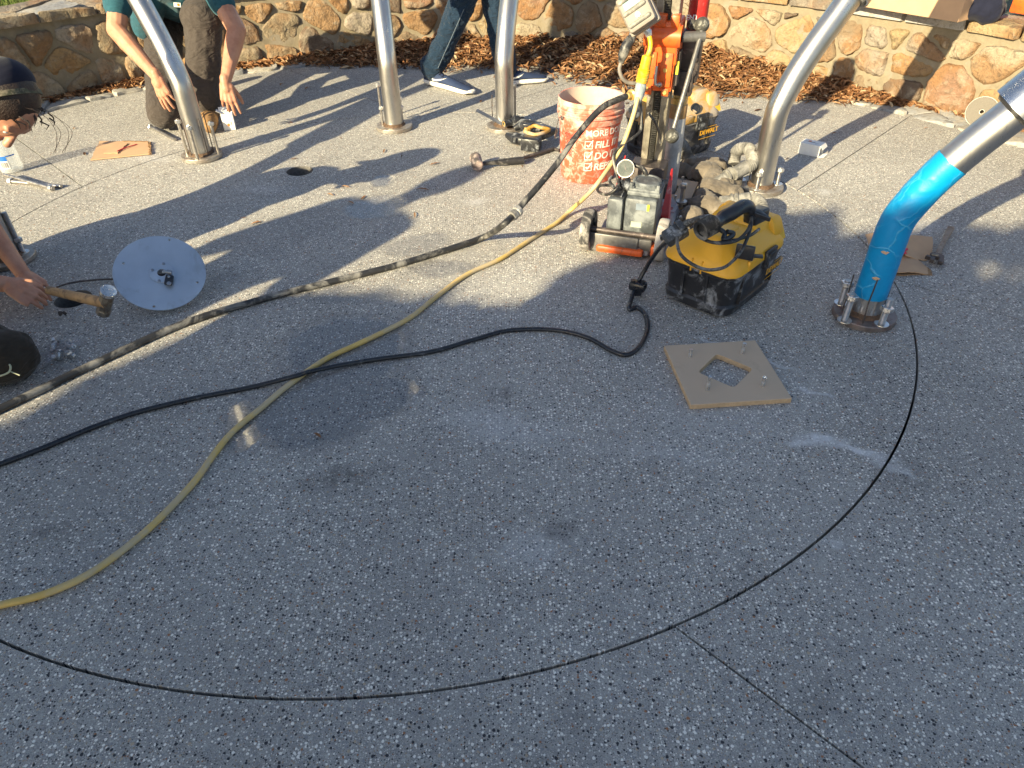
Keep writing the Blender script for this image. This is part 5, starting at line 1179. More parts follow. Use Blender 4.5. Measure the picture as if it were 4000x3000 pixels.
# hammer in the hand
t = thing('hand_hammer', 'small sledge hammer with a stained wooden handle, held low over the paving at the left', 'hammer', P(405, 1200))
ha, hb = P(190, 1134, .13), P(412, 1184, .135)
m = MB(); m.tube(spline([ha, ha.lerp(hb, .35), ha.lerp(hb, .7), hb], 5), [.0135]*4+[.0145]*4+[.016]*4+[.0165]*4, 14, squash=1.15); obj('handle', m, 'wood', t, 50)
hd = (P(424, 1134, .185)-P(403, 1222, .085)).normalized(); hc2 = P(413, 1180, .135)
m = MB(); m.lathe(hc2-hd*.062, hd, [(.018, 0), (.0225, .004), (.0225, .024), (.020, .030), (.0215, .036), (.0215, .088), (.020, .094), (.0235, .10), (.0245, .118), (.020, .124)], 8); ob = obj('head', m, 'iron', t, 20)
m = MB(); m.lathe(hc2+hd*.057, hd, [(.0240, -.010), (.0250, 0), (.0245, .004), (.019, .0065), (.001, .0065)], 24); obj('polished_face', m, 'nut', t, 30)
# bottle
b0 = P(52, 668); b0.z = 0
t = thing('plastic_bottle', 'clear plastic bottle with a blue and white label, standing beside the bent head', 'bottle', b0)
tl = V(-.04, .03, 1).normalized(); m = MB(); m.lathe(b0+V(0, 0, .002), tl, [(.03, 0), (.050, .004), (.054, .02), (.052, .045), (.054, .06), (.053, .12), (.048, .15), (.034, .18), (.020, .197), (.017, .20), (.017, .22)], 28, cap=False); obj('bottle_body', m, 'pet', t, 50)
m = MB(); m.lathe(b0+tl*.222, tl, [(.019, 0), (.019, .016), (.001, .017)], 20); obj('cap', m, 'white', t, 30)
lw = math.atan2(-b0.y, -b0.x)
def lab(m, z0, z1, a0, a1, r=.0552): m.loft([[b0+V(math.cos(a0+(a1-a0)*k/8)*r, math.sin(a0+(a1-a0)*k/8)*r, 0)+tl*z for k in range(9)] for z in (z0, z1)], False, False)
m = MB(); lab(m, .030, .068, lw-.95, lw-.1); obj('label', m, 'white', t); m = MB(); lab(m, .068, .092, lw-.95, lw-.1); lab(m, .088, .094, lw-.1, lw+.7); obj('label_band', m, 'blue', t)
m = MB()
for k in range(9): lab(m, .036, .062, lw-.80+k*.075, lw-.80+k*.075+.03+.02*(k % 2), .0556)
obj('barcode', m, 'ink', t)
# bag of fittings
t = thing('fittings_bag', 'torn clear plastic bag of small grey fittings on the shaded paving below the hands', 'plastic bag', P(250, 1390))
k_ = .452; bp_ = [(x*k_, 750+y*k_) for x, y in ((360, 1512), (395, 1410), (430, 1320), (480, 1300), (540, 1265), (620, 1262), (692, 1262), (708, 1300), (655, 1345), (672, 1370), (640, 1420), (560, 1425), (490, 1440), (420, 1475))]
rr = random.Random(2); rings = []
cx = sum(p[0] for p in bp_)/len(bp_); cy = sum(p[1] for p in bp_)/len(bp_)
op = []
for i in range(len(bp_)):
    a_, b_ = bp_[i], bp_[(i+1) % len(bp_)]
    for q in (0, .33, .66): op.append((a_[0]+(b_[0]-a_[0])*q+rr.uniform(-3, 3), a_[1]+(b_[1]-a_[1])*q+rr.uniform(-3, 3)))
m = MB()
for s_, z in ((1, .003), (.9, .012), (.72, .026), (.5, .034), (.28, .038), (.05, .034)): rings.append([P(cx+(x-cx)*s_, cy+(y-cy)*s_, max(.003, z+rr.uniform(-.008, .008)*(s_ < 1))) for x, y in op])
m.loft(rings, False); obj('film', m, 'poly', t, 25)
for i in range(24):
    x, y = cx+rr.uniform(-48, 42), cy+rr.uniform(-35, 32); q = P(x, y, rr.uniform(.008, .022)); dd = V(rr.uniform(-1, 1), rr.uniform(-1, 1), rr.uniform(-.4, .6)).normalized()
    m = MB(); m.lathe(q, dd, [(.0035, 0), (.0075, 0), (.0075, .012), (.005, .013), (.0035, .0125), (.0035, 0)], 10, cap=False); obj('fitting', m, 'nut' if i % 3 else 'bolt', t, 30)
# white boxes
def carton(label, c, size, rot, open_=None, logo=None, group='small white cardboard boxes'):
    t = thing('white_box', label, 'box', V(c.x, c.y, 0), group); m = MB(); th = .0012; sx, sy, sz = (q/2 for q in size)
    wall_ = [((0, 0, -sz), (2*sx, 2*sy, th)), ((0, 0, sz), (2*sx, 2*sy, th)), ((0, -sy, 0), (2*sx, th, 2*sz-.001)), ((0, sy, 0), (2*sx, th, 2*sz-.001)), ((-sx, 0, 0), (th, 2*sy-.001, 2*sz-.001)), ((sx, 0, 0), (th, 2*sy-.001, 2*sz-.001))]
    for i, (p_, s_) in enumerate(wall_):
        if open_ == i: continue
        m.box(c+rot@Vector(p_), s_, rot=rot)
    obj('carton', m, 'white', t, 0); return t
q = P(898, 507); f = rotz(.25); c = V(q.x, q.y+.01, .048)
t = carton('small white box with an orange logo standing upright under the fingers of the kneeling man', c, (.062, .045, .092), f, 1)
m = MB()
for k in range(4): m.box(c+f@V(-.006+k*.0035, -.0235, -.016), (.0024, .001, .018-.004*abs(k-1.5)), rot=f)
m.box(c+f@V(-.0008, -.0235, -.016), (.016, .0008, .003), rot=f); obj('logo', m, 'orangeink', t, 0)
m = MB(); m.box(c+f@V(.013, -.0235, -.010), (.002, .001, .022), rot=f); m.box(c+f@V(.017, -.0235, -.006), (.0015, .001, .016), rot=f); obj('small_print', m, 'ink', t, 0)
m = MB(); m.box(c+f@V(-.035, -.005, .055), (.04, .04, .001), rot=f@Matrix.Rotation(.5, 3, 'Y')); m.box(c+f@V(-.02, .03, .058), (.045, .03, .001), rot=f@Matrix.Rotation(.7, 3, 'X')); obj('flap', m, 'white', t, 0)
q = P(3165, 600); f = rotz(R(-38)); c = V(q.x, q.y, .030)
t = carton('small white box tipped on its side, one end open, lying on the sunny paving', c, (.105, .072, .056), f, 5)
m = MB()
for k in range(3): m.box(c+f@V(-.018, .016-k*.0035, .0290), (.014, .0022, .0008), rot=f)
obj('logo', m, 'orangeink', t, 0); m = MB(); m.box(c+f@V(-.015, .003, .0290), (.05, .0018, .0006), rot=f); m.box(c+f@V(-.005, -.002, .0290), (.045, .0012, .0006), rot=f)
m.box(c+f@V(.024, -.012, .0290), (.02, .0012, .0006), rot=f@rotz(.8)); obj('small_print', m, 'ink', t, 0)
m = MB(); m.box(c+f@V(.066, 0, -.027), (.028, .066, .001), rot=f@Matrix.Rotation(-.15, 3, 'Y')); m.box(c+f@V(.060, .0, .020), (.022, .070, .001), rot=f@Matrix.Rotation(.9, 3, 'Y')); obj('flap', m, 'white', t, 0)
q = P(3905, 520); f = rotz(R(-52)); c = V(q.x-.045, q.y-.055, .085)
t = carton('white box standing against the wall behind the sleeved leg, beside the grinding disc', c, (.11, .05, .16), f@Matrix.Rotation(-.12, 3, 'X'))
vs, fs = text_mesh('Quick', .020, Matrix.Translation(c+f@V(-.045, -.036, .015)) @ (f@Matrix.Rotation(-.12, 3, 'X')).to_4x4() @ Matrix.Rotation(R(90), 4, 'X'), .0003, bold=False); m = MB(); m.add(vs, fs); obj('small_print', m, 'ink', t, 0)
# grinding disc against the wall
q = P(3830, 478); gn2 = V(-.62, -.72, .32).normalized(); c = V(q.x, q.y, .078) + V(-.055, -.06, 0)
t = thing('grinding_disc', 'round grey grinding disc with a white rim leaning on the foot of the wall', 'disc', V(q.x, q.y, 0))
m = MB(); m.lathe(c, gn2, [(.013, 0), (.076, 0), (.078, .003), (.078, .010), (.076, .012), (.013, .012), (.013, 0)], 48, cap=False); obj('abrasive_wheel', m, 'grey_abr', t, 30)
m = MB(); m.lathe(c-gn2*.004, gn2, [(.074, 0), (.080, .001), (.0805, .007), (.0785, .009)], 48, cap=False); m.lathe(c, gn2, [(.015, .0125), (.015, .002), (.011, .002)], 20, cap=False); obj('white_rim', m, 'white', t, 30)

# things on the coping at the upper right
def on_wall(px, py, z): return P(px, py, z)
zt = WH+.065
a, b = P(3345, 22, zt), P(3742, 88, zt); d = (b-a).normalized(); f = frame(d, V(0, 0, 1)); L = (b-a).length
if (f@V(0, 1, 0)).y < 0: pass
t = thing('cardboard_box', 'long tan cardboard box sitting on the wall coping at the top right', 'box', a.lerp(b, .5)); c = a.lerp(b, .5)+f@V(0, .11, .06)
m = MB(); m.box(c, (L, .22, .12), rot=f, bev=.002); bo_ = obj('carton', m, 'card', t, 20)
m = MB(); m.box(c+V(0, 0, .0605), (L-.01, .045, .001), rot=f); obj('packing_tape', m, plain('tan_tape', (.36, .22, .11), .35), t, 0)
a, b = P(3800, 88, zt), P(3945, 92, zt); c = a.lerp(b, .5)+V(.03, .12, .0); 
m = MB(); rr = random.Random(8)
for k in range(9): m.sphere(c+V(rr.uniform(-.08, .08), rr.uniform(-.05, .1), rr.uniform(.03, .10)), rr.uniform(.05, .075), 12, 8)
o = organic('black_bag', m, 'navy', None, .008, 4, .5, .02, .05); tag(o, 'black cloth bag slumped on the wall coping between the long box and the orange case', 'bag')
a = P(3945, 62, zt); f = rotz(R(-55)); c = P(3935, 50, zt)+f@V(.16, .09, .08)
t = thing('tool_case', 'orange plastic tool case with a black label on the coping at the top right', 'tool case', V(c.x, c.y, zt)); m = MB(); m.box(c, (.32, .18, .16), rot=f, bev=.014); obj('case_body', m, 'orange', t, 35)
m = MB(); m.box(c+f@V(-.03, -.0915, .035), (.17, .002, .065), rot=f); lb = obj('label', m, 'blackcl', t, 0)
m = MB(); m.box(c+f@V(-.03, -.0925, .008), (.16, .002, .006), rot=f)
for k in range(5): m.box(c+f@V(-.08+k*.024, -.0930, .04), (.004, .001, .04), rot=f@Matrix.Rotation(.5, 3, 'Y'))
obj('label_stripe', m, 'print', lb, 0)
m = MB(); q = P(3345, 20, zt); m.loft([[q+V(-.06, 0, .002), q+V(.04, -.02, .03), q+V(.06, .05, .02), q+V(-.03, .08, .05)], [q+V(-.06, 0, .006), q+V(.04, -.02, .034), q+V(.06, .05, .026), q+V(-.03, .08, .056)]], True); m.tube([q+V(-.08, .0, .01), q+V(.06, -.02, .015)], .012, 8)
o = obj('folded_plastic', m, 'blackcl', None, 30); tag(o, 'scrap of folded black plastic on the coping at the left end of the long box', 'plastic scrap')

# ================================================================== PEOPLE
def hand(m, w, f, n, side, curls, thumb=(.5, .3), sc=1.0, spread=.10):
    """w wrist, f finger direction, n back-of-hand normal, side = +1/-1 which lateral side carries the thumb"""
    f = f.normalized(); n = (n-f*n.dot(f)).normalized(); s = f.cross(n)*side
    tips = []
    K = []
    for i in range(4):
        lat = (.030-.0195*i)*sc; kb = w + f*(.088-(.004, 0, .003, .012)[i])*sc + s*lat + n*(.002 if i in (1, 2) else -.002)*sc
        m.capsule(w+s*lat*.55+f*.012*sc, kb, .0165*sc, .0125*sc); K.append(kb)
    m.capsule(w-f*.02*sc, w+f*.03*sc, .024*sc, .026*sc)
    for i in range(4):
        L = (.070, .078, .073, .057)[i]*sc; c = curls[i]; d = (f + s*spread*(1.4-i)*.9).normalized(); p = K[i]; a = 0; r = (.0092, .0094, .0088, .0078)[i]*sc
        for j, (fr, cc) in enumerate(((.45, .85), (.31, 1.15), (.24, .8))):
            a += c*cc; q = p + (d*math.cos(a) - n*math.sin(a))*L*fr; m.capsule(p, q, r*(1-.09*j), r*(.92-.1*j), 10); p = q
        tips.append(p)
    tb = w + f*.022*sc + s*.022*sc; td = (f*thumb[0] + s*(1-thumb[0]) - n*thumb[1]).normalized()
    t1 = tb+td*.040*sc; t2 = t1+(td+f*.35-n*.05).normalized()*.034*sc; t3 = t2+(td*.6+f*.7-n*.15).normalized()*.026*sc
    m.capsule(tb, t1, .017*sc, .0115*sc); m.capsule(t1, t2, .0112*sc, .010*sc); m.capsule(t2, t3, .010*sc, .0078*sc); tips.append(t3)
    return tips
def arm(m, sh, el, wr_, r=(.052, .042, .040, .027)):
    m.capsule(sh, el, r[0], r[1]); mid = el.lerp(wr_, .3); m.capsule(el, mid, r[1]*.98, r[2]*1.04); m.capsule(mid, wr_, r[2]*1.02, r[3])
def head(m, c, f, u, sc=1.0):
    """c centre of skull, f facing, u up"""
    f = f.normalized(); u = (u-f*u.dot(f)).normalized(); s = f.cross(u); rt = Matrix((f, s, u)).transposed()
    m.sphere(c, .1, 20, 14, (.98*sc, .78*sc, 1.08*sc), rt); m.sphere(c+f*.022*sc-u*.055*sc, .072*sc, 16, 10, (1, .82, .95), rt)
    m.capsule(c+f*.055*sc-u*.10*sc, c+f*.06*sc-u*.095*sc, .026*sc, .026*sc)
    m.capsule(c+f*.094*sc-u*.005*sc, c+f*.112*sc-u*.040*sc, .009*sc, .014*sc)
    m.capsule(c+f*.088*sc-u*.068*sc-s*.018*sc, c+f*.088*sc-u*.068*sc+s*.018*sc, .010*sc, .010*sc)
    for k in (-1, 1):
        m.capsule(c+f*.088*sc+u*.018*sc+s*k*.016*sc, c+f*.080*sc+u*.018*sc+s*k*.045*sc, .010*sc, .010*sc)
        m.sphere(c+s*k*.079*sc-u*.012*sc-f*.008*sc, .03*sc, 10, 8, (.6, .3, 1), rt)
    return f, u, s, rt
def eyes(par, c, f, u, s, sc=1.0):
    for k in (-1, 1):
        m = MB(); m.sphere(c+f*.078*sc+s*k*.031*sc-u*.002*sc, .0125*sc, 12, 8); obj('eye', m, 'white', par, 60)
def nails(par, tips, n):
    pass

# --- man kneeling behind the first leg
t = thing('person', 'kneeling man in a teal t-shirt and charcoal trousers, one hand on a white box', 'person', V(-1.95, 4.5, 0))
shR, elR, wrR = PY(470, -120, 4.42), PY(455, 118, 4.22), PY(612, 300, 3.99)
shL, elL, wrL = PY(800, -110, 4.46), PY(925, 118, 4.26), PY(880, 322, 4.05)
chest = (shR+shL)/2 + V(0, .05, -.02); hips = V(-1.98, 4.92, .50)
hipR, hipL = V(-2.12, 4.86, .47), V(-1.83, 4.86, .49)
kneR, kneL = P(640, 440, .10), PY(790, 70, 4.38)
ankR, ankL = V(-2.07, 4.74, .08), P(812, 418, .10)
hd_ = V(-1.93, 4.36, 1.12)
m = MB()
arm(m, shR, elR, wrR, (.058, .050, .046, .028)); arm(m, shL, elL, wrL, (.058, .050, .046, .028))
fR = (PY(672, 448, 3.97)-wrR).normalized(); tipsR = hand(m, wrR, fR, V(-.25, -.75, .55), 1, (.16, .14, .18, .30), (.65, .4), 1.08, .12)
fL = (PY(908, 468, 4.0)-wrL).normalized(); tipsL = hand(m, wrL, fL, V(.15, -.8, .5), -1, (.22, .30, .42, .50), (.6, .5), 1.08, .16)
m.capsule(shR, shL, .06, .06); m.capsule(chest, hips, .12, .12); m.capsule(chest, chest.lerp(hd_, .6), .06, .055)
f_, u_, s_, rt_ = head(m, hd_, V(.1, -.75, -.6), V(0, -.3, 1))
body = organic('skin_body', m, 'skin', t, .0036, 5)
eyes(t, hd_, f_, u_, s_)
m = MB(); m.sphere(hd_-f_*.012+u_*.02, .108, 20, 14, (1, .84, 1.05), rt_); m.sphere(hd_-f_*.05-u_*.03, .08, 14, 10, (1, 1, 1), rt_); obj('hair', m, 'hair', t, 60)
m = MB()
mid = chest.lerp(hips, .5)
m.capsule(shR+V(.02, .02, 0), shL+V(-.02, .02, 0), .085, .085); m.sphere(chest, .1, 16, 12, (1.75, 1.15, 1.3)); m.capsule(chest, mid, .155, .150); m.capsule(mid+V(-.05, 0, 0), hips+V(-.04, -.02, .05), .145, .150); m.capsule(mid+V(.05, 0, 0), hips+V(.05, -.02, .05), .145, .150)
m.capsule(shR, shR.lerp(elR, .62), .078, .072); m.capsule(shL, shL.lerp(elL, .55), .078, .072)
m.capsule(chest, chest.lerp(hd_, .38), .075, .07)
m.capsule(PY(585, -20, 4.50), PY(565, 105, 4.62), .10, .075); m.capsule(PY(700, -30, 4.50), PY(700, 10, 4.55), .10, .08)     # front of the shirt hanging forward
organic('tshirt', m, 'teal_shirt', t, .008, 6, .5, .014, .09)
m = MB()
m.capsule(hipR, kneR.lerp(hipR, .25), .115, .095); m.capsule(kneR.lerp(hipR, .25), kneR, .095, .092); m.capsule(kneR, ankR, .085, .065)
m.capsule(hipL, kneL, .115, .105); m.sphere(kneL+V(0, -.01, 0), .112); m.capsule(kneL+V(0, 0, -.02), ankL+V(0, .0, .10), .104, .088); m.capsule(ankL+V(0, 0, .10), ankL+V(0, .0, .05), .088, .090)
m.capsule(hipR, hipL, .12, .12); m.sphere(hips+V(0, .05, .02), .14, 16, 12, (1.25, 1, .9))
organic('trousers', m, 'trous', t, .007, 4, .5, .022, .11)
m = MB(); bt = ankL; dirb = V(.28, -.95, 0).normalized()
m.capsule(bt+V(0, .0, .04), bt+V(0, 0, -.035), .055, .058); m.capsule(bt-dirb*.06+V(0, 0, -.05), bt+dirb*.10+V(0, 0, -.045), .045, .050); m.capsule(bt+dirb*.10+V(0, 0, -.05), bt+dirb*.17+V(0, 0, -.055), .05, .042)
organic('boot', m, 'boot', t, .007, 4)
m = MB(); a_ = ankR; m.capsule(a_+V(0, .02, 0), a_+V(0, .16, .0), .05, .042); m.capsule(a_+V(0, .14, -.0), a_+V(0, .18, .10), .045, .04); organic('boot', m, 'boot', t, .008, 4)
q = PY(692, 19, 4.395); vd = (CAM-q).normalized(); fl = frame(V(1, 0, 0), vd)
m = MB(); m.box(q+vd*.012, (.036, .022, .002), rot=fl@rotz(-.08)); lb = obj('shirt_tag', m, 'white', t, 0)
m = MB(); m.lathe(q+vd*.0135+fl@V(.006, 0, 0), vd, [(.0075, 0), (.006, .0006), (.001, .0007)], 8); obj('tag_logo', m, 'orangeink', lb, 0)
m = MB(); rp = wrL + fL*.118; m.lathe(tipsL[2].lerp(wrL+fL*.088, .72)-fL*.003, fL+V(0, 0, -.3), [(.0100, 0), (.0112, .001), (.0112, .006), (.0100, .007)], 16, cap=False); obj('ring', m, 'nut', t, 30)

# --- walking person behind the upright leg
t = thing('person', 'walking person in dark jeans and blue sneakers passing in front of the leaf drift', 'person', V(-.08, 5.0, 0))
def shoe(heel, toe, lab_):
    d = V(toe.x-heel.x, toe.y-heel.y, 0); L = d.length; d.normalize(); rt = frame(d, V(0, 0, 1)); o_ = V(heel.x, heel.y, 0)
    prof = [(0, .030, .028), (.06, .036, .036), (.30, .036, .034), (.55, .036, .042), (.72, .035, .050), (.88, .028, .047), (.965, .022, .036), (1.0, .014, .020)]
    m = MB(); rings = []
    for u, hgt, w in prof:
        w *= .98; ring = []
        lift = .012 if u > .9 else (.006 if u < .05 else 0)
        for k in range(16):
            a = 2*math.pi*k/16; y = math.copysign(abs(math.cos(a))**.6, math.cos(a))*w; z = (math.sin(a)*.5+.5)*hgt if math.sin(a) > 0 else (math.sin(a)*.5+.5)*hgt
            ring.append(o_+rt@V(u*L, y, .003+lift+z))
        rings.append(ring)
    m.loft(rings, True); obj('sole', m, 'sole', t, 60)
    m = MB(); pr = [(.015, .085, .030, .022), (.10, .098, .036, .026), (.22, .095, .037, .026), (.34, .092, .036, .026), (.48, .082, .037, .026), (.62, .068, .040, .026), (.76, .055, .042, .026), (.88, .048, .040, .026), (.965, .038, .028, .024)]
    rings = []
    for u, top, w, bot in pr: rings.append([o_+rt@V(u*L, math.cos(a)*w*(1 if math.sin(a) < .3 else .86), bot+(top-bot)*(math.sin(a)*.5+.5)) for a in (2*math.pi*k/16 for k in range(16))])
    m.loft(rings, True); up = obj('upper', m, 'knit', t, 70)
    m = MB(); m.lathe(o_+rt@V(.14*L, 0, .088), V(d.x*.3, d.y*.3, 1), [(.030, 0), (.034, .006), (.033, .018), (.028, .02)], 18, False); m.tube([o_+rt@V(.30*L, 0, .094), o_+rt@V(.27*L, 0, .118)], [.018, .016], 10, squash=.4); obj('collar', m, plain('blue_lining', (.02, .09, .35), .8), t, 50)
    m = MB()
    for k in range(5):
        x = (.34+.07*k)*L; z = .094-.0085*k; m.tube([o_+rt@V(x, -.022, z-.008), o_+rt@V(x+.006, 0, z+.002), o_+rt@V(x, .022, z-.008)], .003, 6)
    m.tube(spline([o_+rt@V(.34*L, 0, .098), o_+rt@V(.38*L, -.03, .105), o_+rt@V(.44*L, -.035, .08)], 4), .002, 6); obj('lace', m, 'navy', t, 40)
    # swoosh on both sides
    for sd in (-1, 1):
        m = MB(); pts = [(.12, .082), (.16, .064), (.24, .052), (.34, .056), (.46, .068), (.46, .070), (.34, .0635), (.27, .066), (.235, .074), (.262, .092), (.20, .066), (.14, .078)]
        top = [(.115, .088), (.15, .070), (.19, .057), (.25, .049), (.31, .049), (.37, .054), (.44, .064), (.49, .073)]
        bot_ = [(.49, .0735), (.42, .067), (.35, .063), (.30, .063), (.275, .068), (.262, .075), (.262, .082), (.258, .088)]
        def sp(u, z):
            w = np.interp(u, [p[0] for p in pr], [p[2] for p in pr]); tp = np.interp(u, [p[0] for p in pr], [p[1] for p in pr]); bt_ = .026
            sn = max(-1, min(1, 2*(z-bt_)/(tp-bt_)-1)); return o_+rt@V(u*L, sd*(math.sqrt(1-sn*sn)*w*(1 if sn < .3 else .93)+.0022), z)
        A_ = [(.10, .079), (.13, .066), (.17, .055), (.22, .048), (.27, .046), (.32, .049), (.38, .056), (.44, .065), (.50, .076)]
        B_ = [(.10, .0795), (.135, .072), (.175, .063), (.22, .058), (.26, .0585), (.31, .0605), (.37, .0645), (.44, .0695), (.50, .0765)]
        m.add([sp(*q) for q in A_]+[sp(*q) for q in B_], [(i, i+1, len(A_)+i+1, len(A_)+i) for i in range(len(A_)-1)])
        m.add([sp(.205, .060), sp(.235, .057), sp(.268, .088), sp(.250, .080)], [(0, 1, 2, 3)]); obj('swoosh', m, 'sole', up, 0)
    return o_+rt@V(.16*L, 0, .09)
an1 = shoe(P(1666, 328), P(1850, 374), 'l'); an2 = shoe(P(1948, 338), P(2140, 318), 'r')
kn1 = PY(1792, 5, 4.98); kn2 = PY(1935, 20, 5.06); kn1.z = .50; kn1.x = -.285; kn2.z = .50
hpz = V(-.10, 5.02, .90); hp1 = hpz+V(0, -.09, 0); hp2 = hpz+V(0, .09, 0)
m = MB()
m.capsule(hp1, kn1, .110, .084); m.capsule(kn1, an1.lerp(kn1, .35), .085, .074); m.capsule(an1.lerp(kn1, .35), an1+V(0, 0, .02), .080, .066); m.capsule(an1+V(-.01, 0, .035), an1+V(0, 0, .012), .071, .068)
m.capsule(hp2, kn2, .115, .088); m.capsule(kn2, an2.lerp(kn2, .35), .088, .078); m.capsule(an2.lerp(kn2, .35), an2+V(0, 0, .02), .078, .064); m.capsule(an2+V(-.01, 0, .035), an2+V(0, 0, .012), .068, .066)
m.sphere(hpz+V(-.01, 0, .04), .15, 16, 12, (1, 1.15, 1)); organic('jeans', m, 'jeans', t, .007, 3, .5, .026, .06)
m = MB()
for (a_, b_) in ((an1, kn1), (an2, kn2)):
    d_ = (b_-a_); pts_ = []
    for k in range(10):
        u = .1+.85*k/9; c_ = a_+d_*u; w_ = .069+.022*u; pts_.append(c_+V(.30, -.95, 0).normalized()*(w_+.004))
    m.tube(pts_, .0022, 5)
obj('seam', m, plain('pale_stitching', (.10, .13, .17), .8), t, 0)
m = MB(); hc3 = V(-.02, 5.0, 1.66); ch3 = V(-.06, 5.02, 1.32)
m.capsule(ch3, hc3-V(0, 0, .12), .06, .055); f_, u_, s_, rt_ = head(m, hc3, V(1, -.1, -.15), V(0, 0, 1))
for sd, fx in ((-1, .18), (1, -.16)):
    sh_ = ch3+V(0, sd*.18, .05); el_ = ch3+V(fx*.5, sd*.24, -.24); wr_ = ch3+V(fx*1.3, sd*.22, -.46); arm(m, sh_, el_, wr_); hand(m, wr_, V(fx*.3, 0, -1), V(0, sd, 0), sd*1, (.35, .4, .45, .5))
m.capsule(ch3+V(0, -.17, .05), ch3+V(0, .17, .05), .05, .05); m.capsule(ch3, hpz, .1, .1); organic('skin_body', m, 'skin', t, .005, 5); eyes(t, hc3, f_, u_, s_)
m = MB(); m.sphere(hc3-f_*.012+u_*.02, .108, 20, 14, (1, .84, 1.05), rt_); obj('hair', m, 'hair', t, 60)
m = MB(); m.capsule(ch3+V(0, -.15, .03), ch3+V(0, .15, .03), .10, .10); m.sphere(ch3, .13, 16, 12, (1, 1.5, 1.5)); m.capsule(ch3, hpz+V(0, 0, .1), .15, .155)
for sd, fx in ((-1, .18), (1, -.16)): m.capsule(ch3+V(0, sd*.18, .05), ch3+V(fx*.4, sd*.235, -.17), .072, .066)
organic('shirt', m, 'grey_shirt', t, .009, 6, .5, .012, .09)

# --- person at the left edge swinging the hammer
t = thing('person', 'person at the left edge bent low in a navy cap, hammer in hand, dark trousers', 'person', V(-1.95, 1.95, 0))
hcen = PY(18, 418, 2.36); faced = V(.62, -.05, -.78); upd = V(.78, .0, .62)
hcen = PY(6, 404, 2.38)
m = MB(); f_, u_, s_, rt_ = head(m, hcen, V(.22, -.30, -.93), V(.95, .0, .25), 1.04)
W1 = P(40, 1112, .125); E1 = V(W1.x-.24, W1.y-.06, .20); S1_ = V(-2.10, 2.02, .52)
W2 = P(96, 1078, .085); E2 = V(-1.96, 2.46, .30); S2_ = V(-2.06, 2.42, .56)
arm(m, S1_, E1, W1, (.052, .042, .040, .027)); arm(m, S2_, E2, W2, (.052, .042, .038, .026))
ht1 = hand(m, W1, P(190, 1152, .125)-W1, V(.10, -.45, .9), 1, (.42, .62, .68, .70), (.72, .05), 1.02, .05)
ht2 = hand(m, W2, P(225, 1192, .05)-W2, V(.2, -.2, 1), 1, (.18, .28, .34, .40), (.75, .3), 1.0, .05)
nk = V(-1.98, 2.24, .60); m.capsule(nk, hcen-f_*.02-u_*.05, .06, .055); m.capsule(S1_, S2_, .06, .06); m.capsule(nk, V(-2.42, 1.95, .48), .12, .12)
organic('skin_body', m, 'skin', t, .0036, 5); eyes(t, hcen, f_, u_, s_, 1.02)
m = MB(); m.sphere(hcen-f_*.022+u_*.012, .112, 22, 16, (.98, .86, 1.02), rt_); m.sphere(hcen+u_*.045-f_*.005, .078, 16, 12, (1.0, .9, .8), rt_)
rr = random.Random(6)
for k in range(26):
    b_ = hcen+u_*rr.uniform(.05, .10)+f_*rr.uniform(-.05, .07)+s_*rr.uniform(-.07, .07); e_ = b_+V(rr.uniform(-.01, .02), rr.uniform(-.02, .02), -rr.uniform(.02, .05))
    m.tube([b_, b_.lerp(e_, .5)+V(rr.uniform(0, .02), 0, 0), e_], [.003, .0025, .0008], 5)
for k in range(4):
    b_ = hcen+u_*.085+f_*.03+s_*rr.uniform(-.04, .04); m.tube(spline([b_, b_+V(.05, 0, -.02), b_+V(.075+.01*k, 0, -.08), b_+V(.045, 0, -.15)], 5), .0008, 4)
obj('hair', m, 'hair', t, 60)
m = MB(); cc_ = hcen-f_*.055+u_*.012
m.sphere(cc_, .113, 24, 16, (.72, .90, 1.02), rt_); obj('cap', m, 'navy', t, 60)
m = MB(); m.lathe(hcen-f_*.012+u_*.012, f_, [(.098, -.006), (.1125, -.006), (.1135, .010), (.098, .010)], 40, cap=False); obj('cap_band', m, simple('camouflage_band', (.06, .06, .035), .8, var=.6, scale=60, dirt=(.20, .17, .12), dirt_amt=.5, dirt_scale=50), t, 50)
m = MB(); q = hcen-f_*.06-u_*.12; m.box(q, (.004, .14, .09), rot=rt_, bev=.001); obj('cap_peak', m, 'navy', t, 40)
m = MB(); m.tube([hcen+s_*-.085+f_*.03+u_*.06, hcen+s_*-.088-u_*.05], .003, 6); obj('glasses_arm', m, 'nut', t, 40)
m = MB(); bk = V(-2.42, 1.95, .50)
m.capsule(S1_, S2_, .09, .09); m.capsule(nk+V(-.05, 0, 0), bk, .15, .17); m.capsule(nk.lerp(bk, .4)+V(0, -.08, 0), bk+V(0, -.05, 0), .13, .15); m.capsule(S1_, S1_.lerp(E1, .5), .078, .07); m.capsule(S2_, S2_.lerp(E2, .5), .078, .07)
organic('shirt', m, 'grey_shirt', t, .009, 6, .5, .014, .09)
K1 = P(8, 1392, .085); K2 = V(-2.02, 2.36, .085)
m = MB(); h1 = bk+V(.0, -.13, -.10); h2 = bk+V(0, .13, -.10)
m.capsule(h1, K1+V(-.04, 0, .01), .12, .098); m.sphere(K1, .088, 16, 12, (1.15, 1, 1)); m.capsule(K1+V(-.03, -.02, 0), V(-2.15, 1.62, .08), .088, .07); m.capsule(h2, K2, .12, .09); m.capsule(K2, V(-2.42, 2.34, .07), .085, .07); m.capsule(h1, h2, .14, .14); m.sphere(bk+V(-.06, 0, -.06), .16)
organic('trousers', m, 'brtrous', t, .007, 3, .5, .02, .07)
m = MB(); q = P(14, 1445, .09)
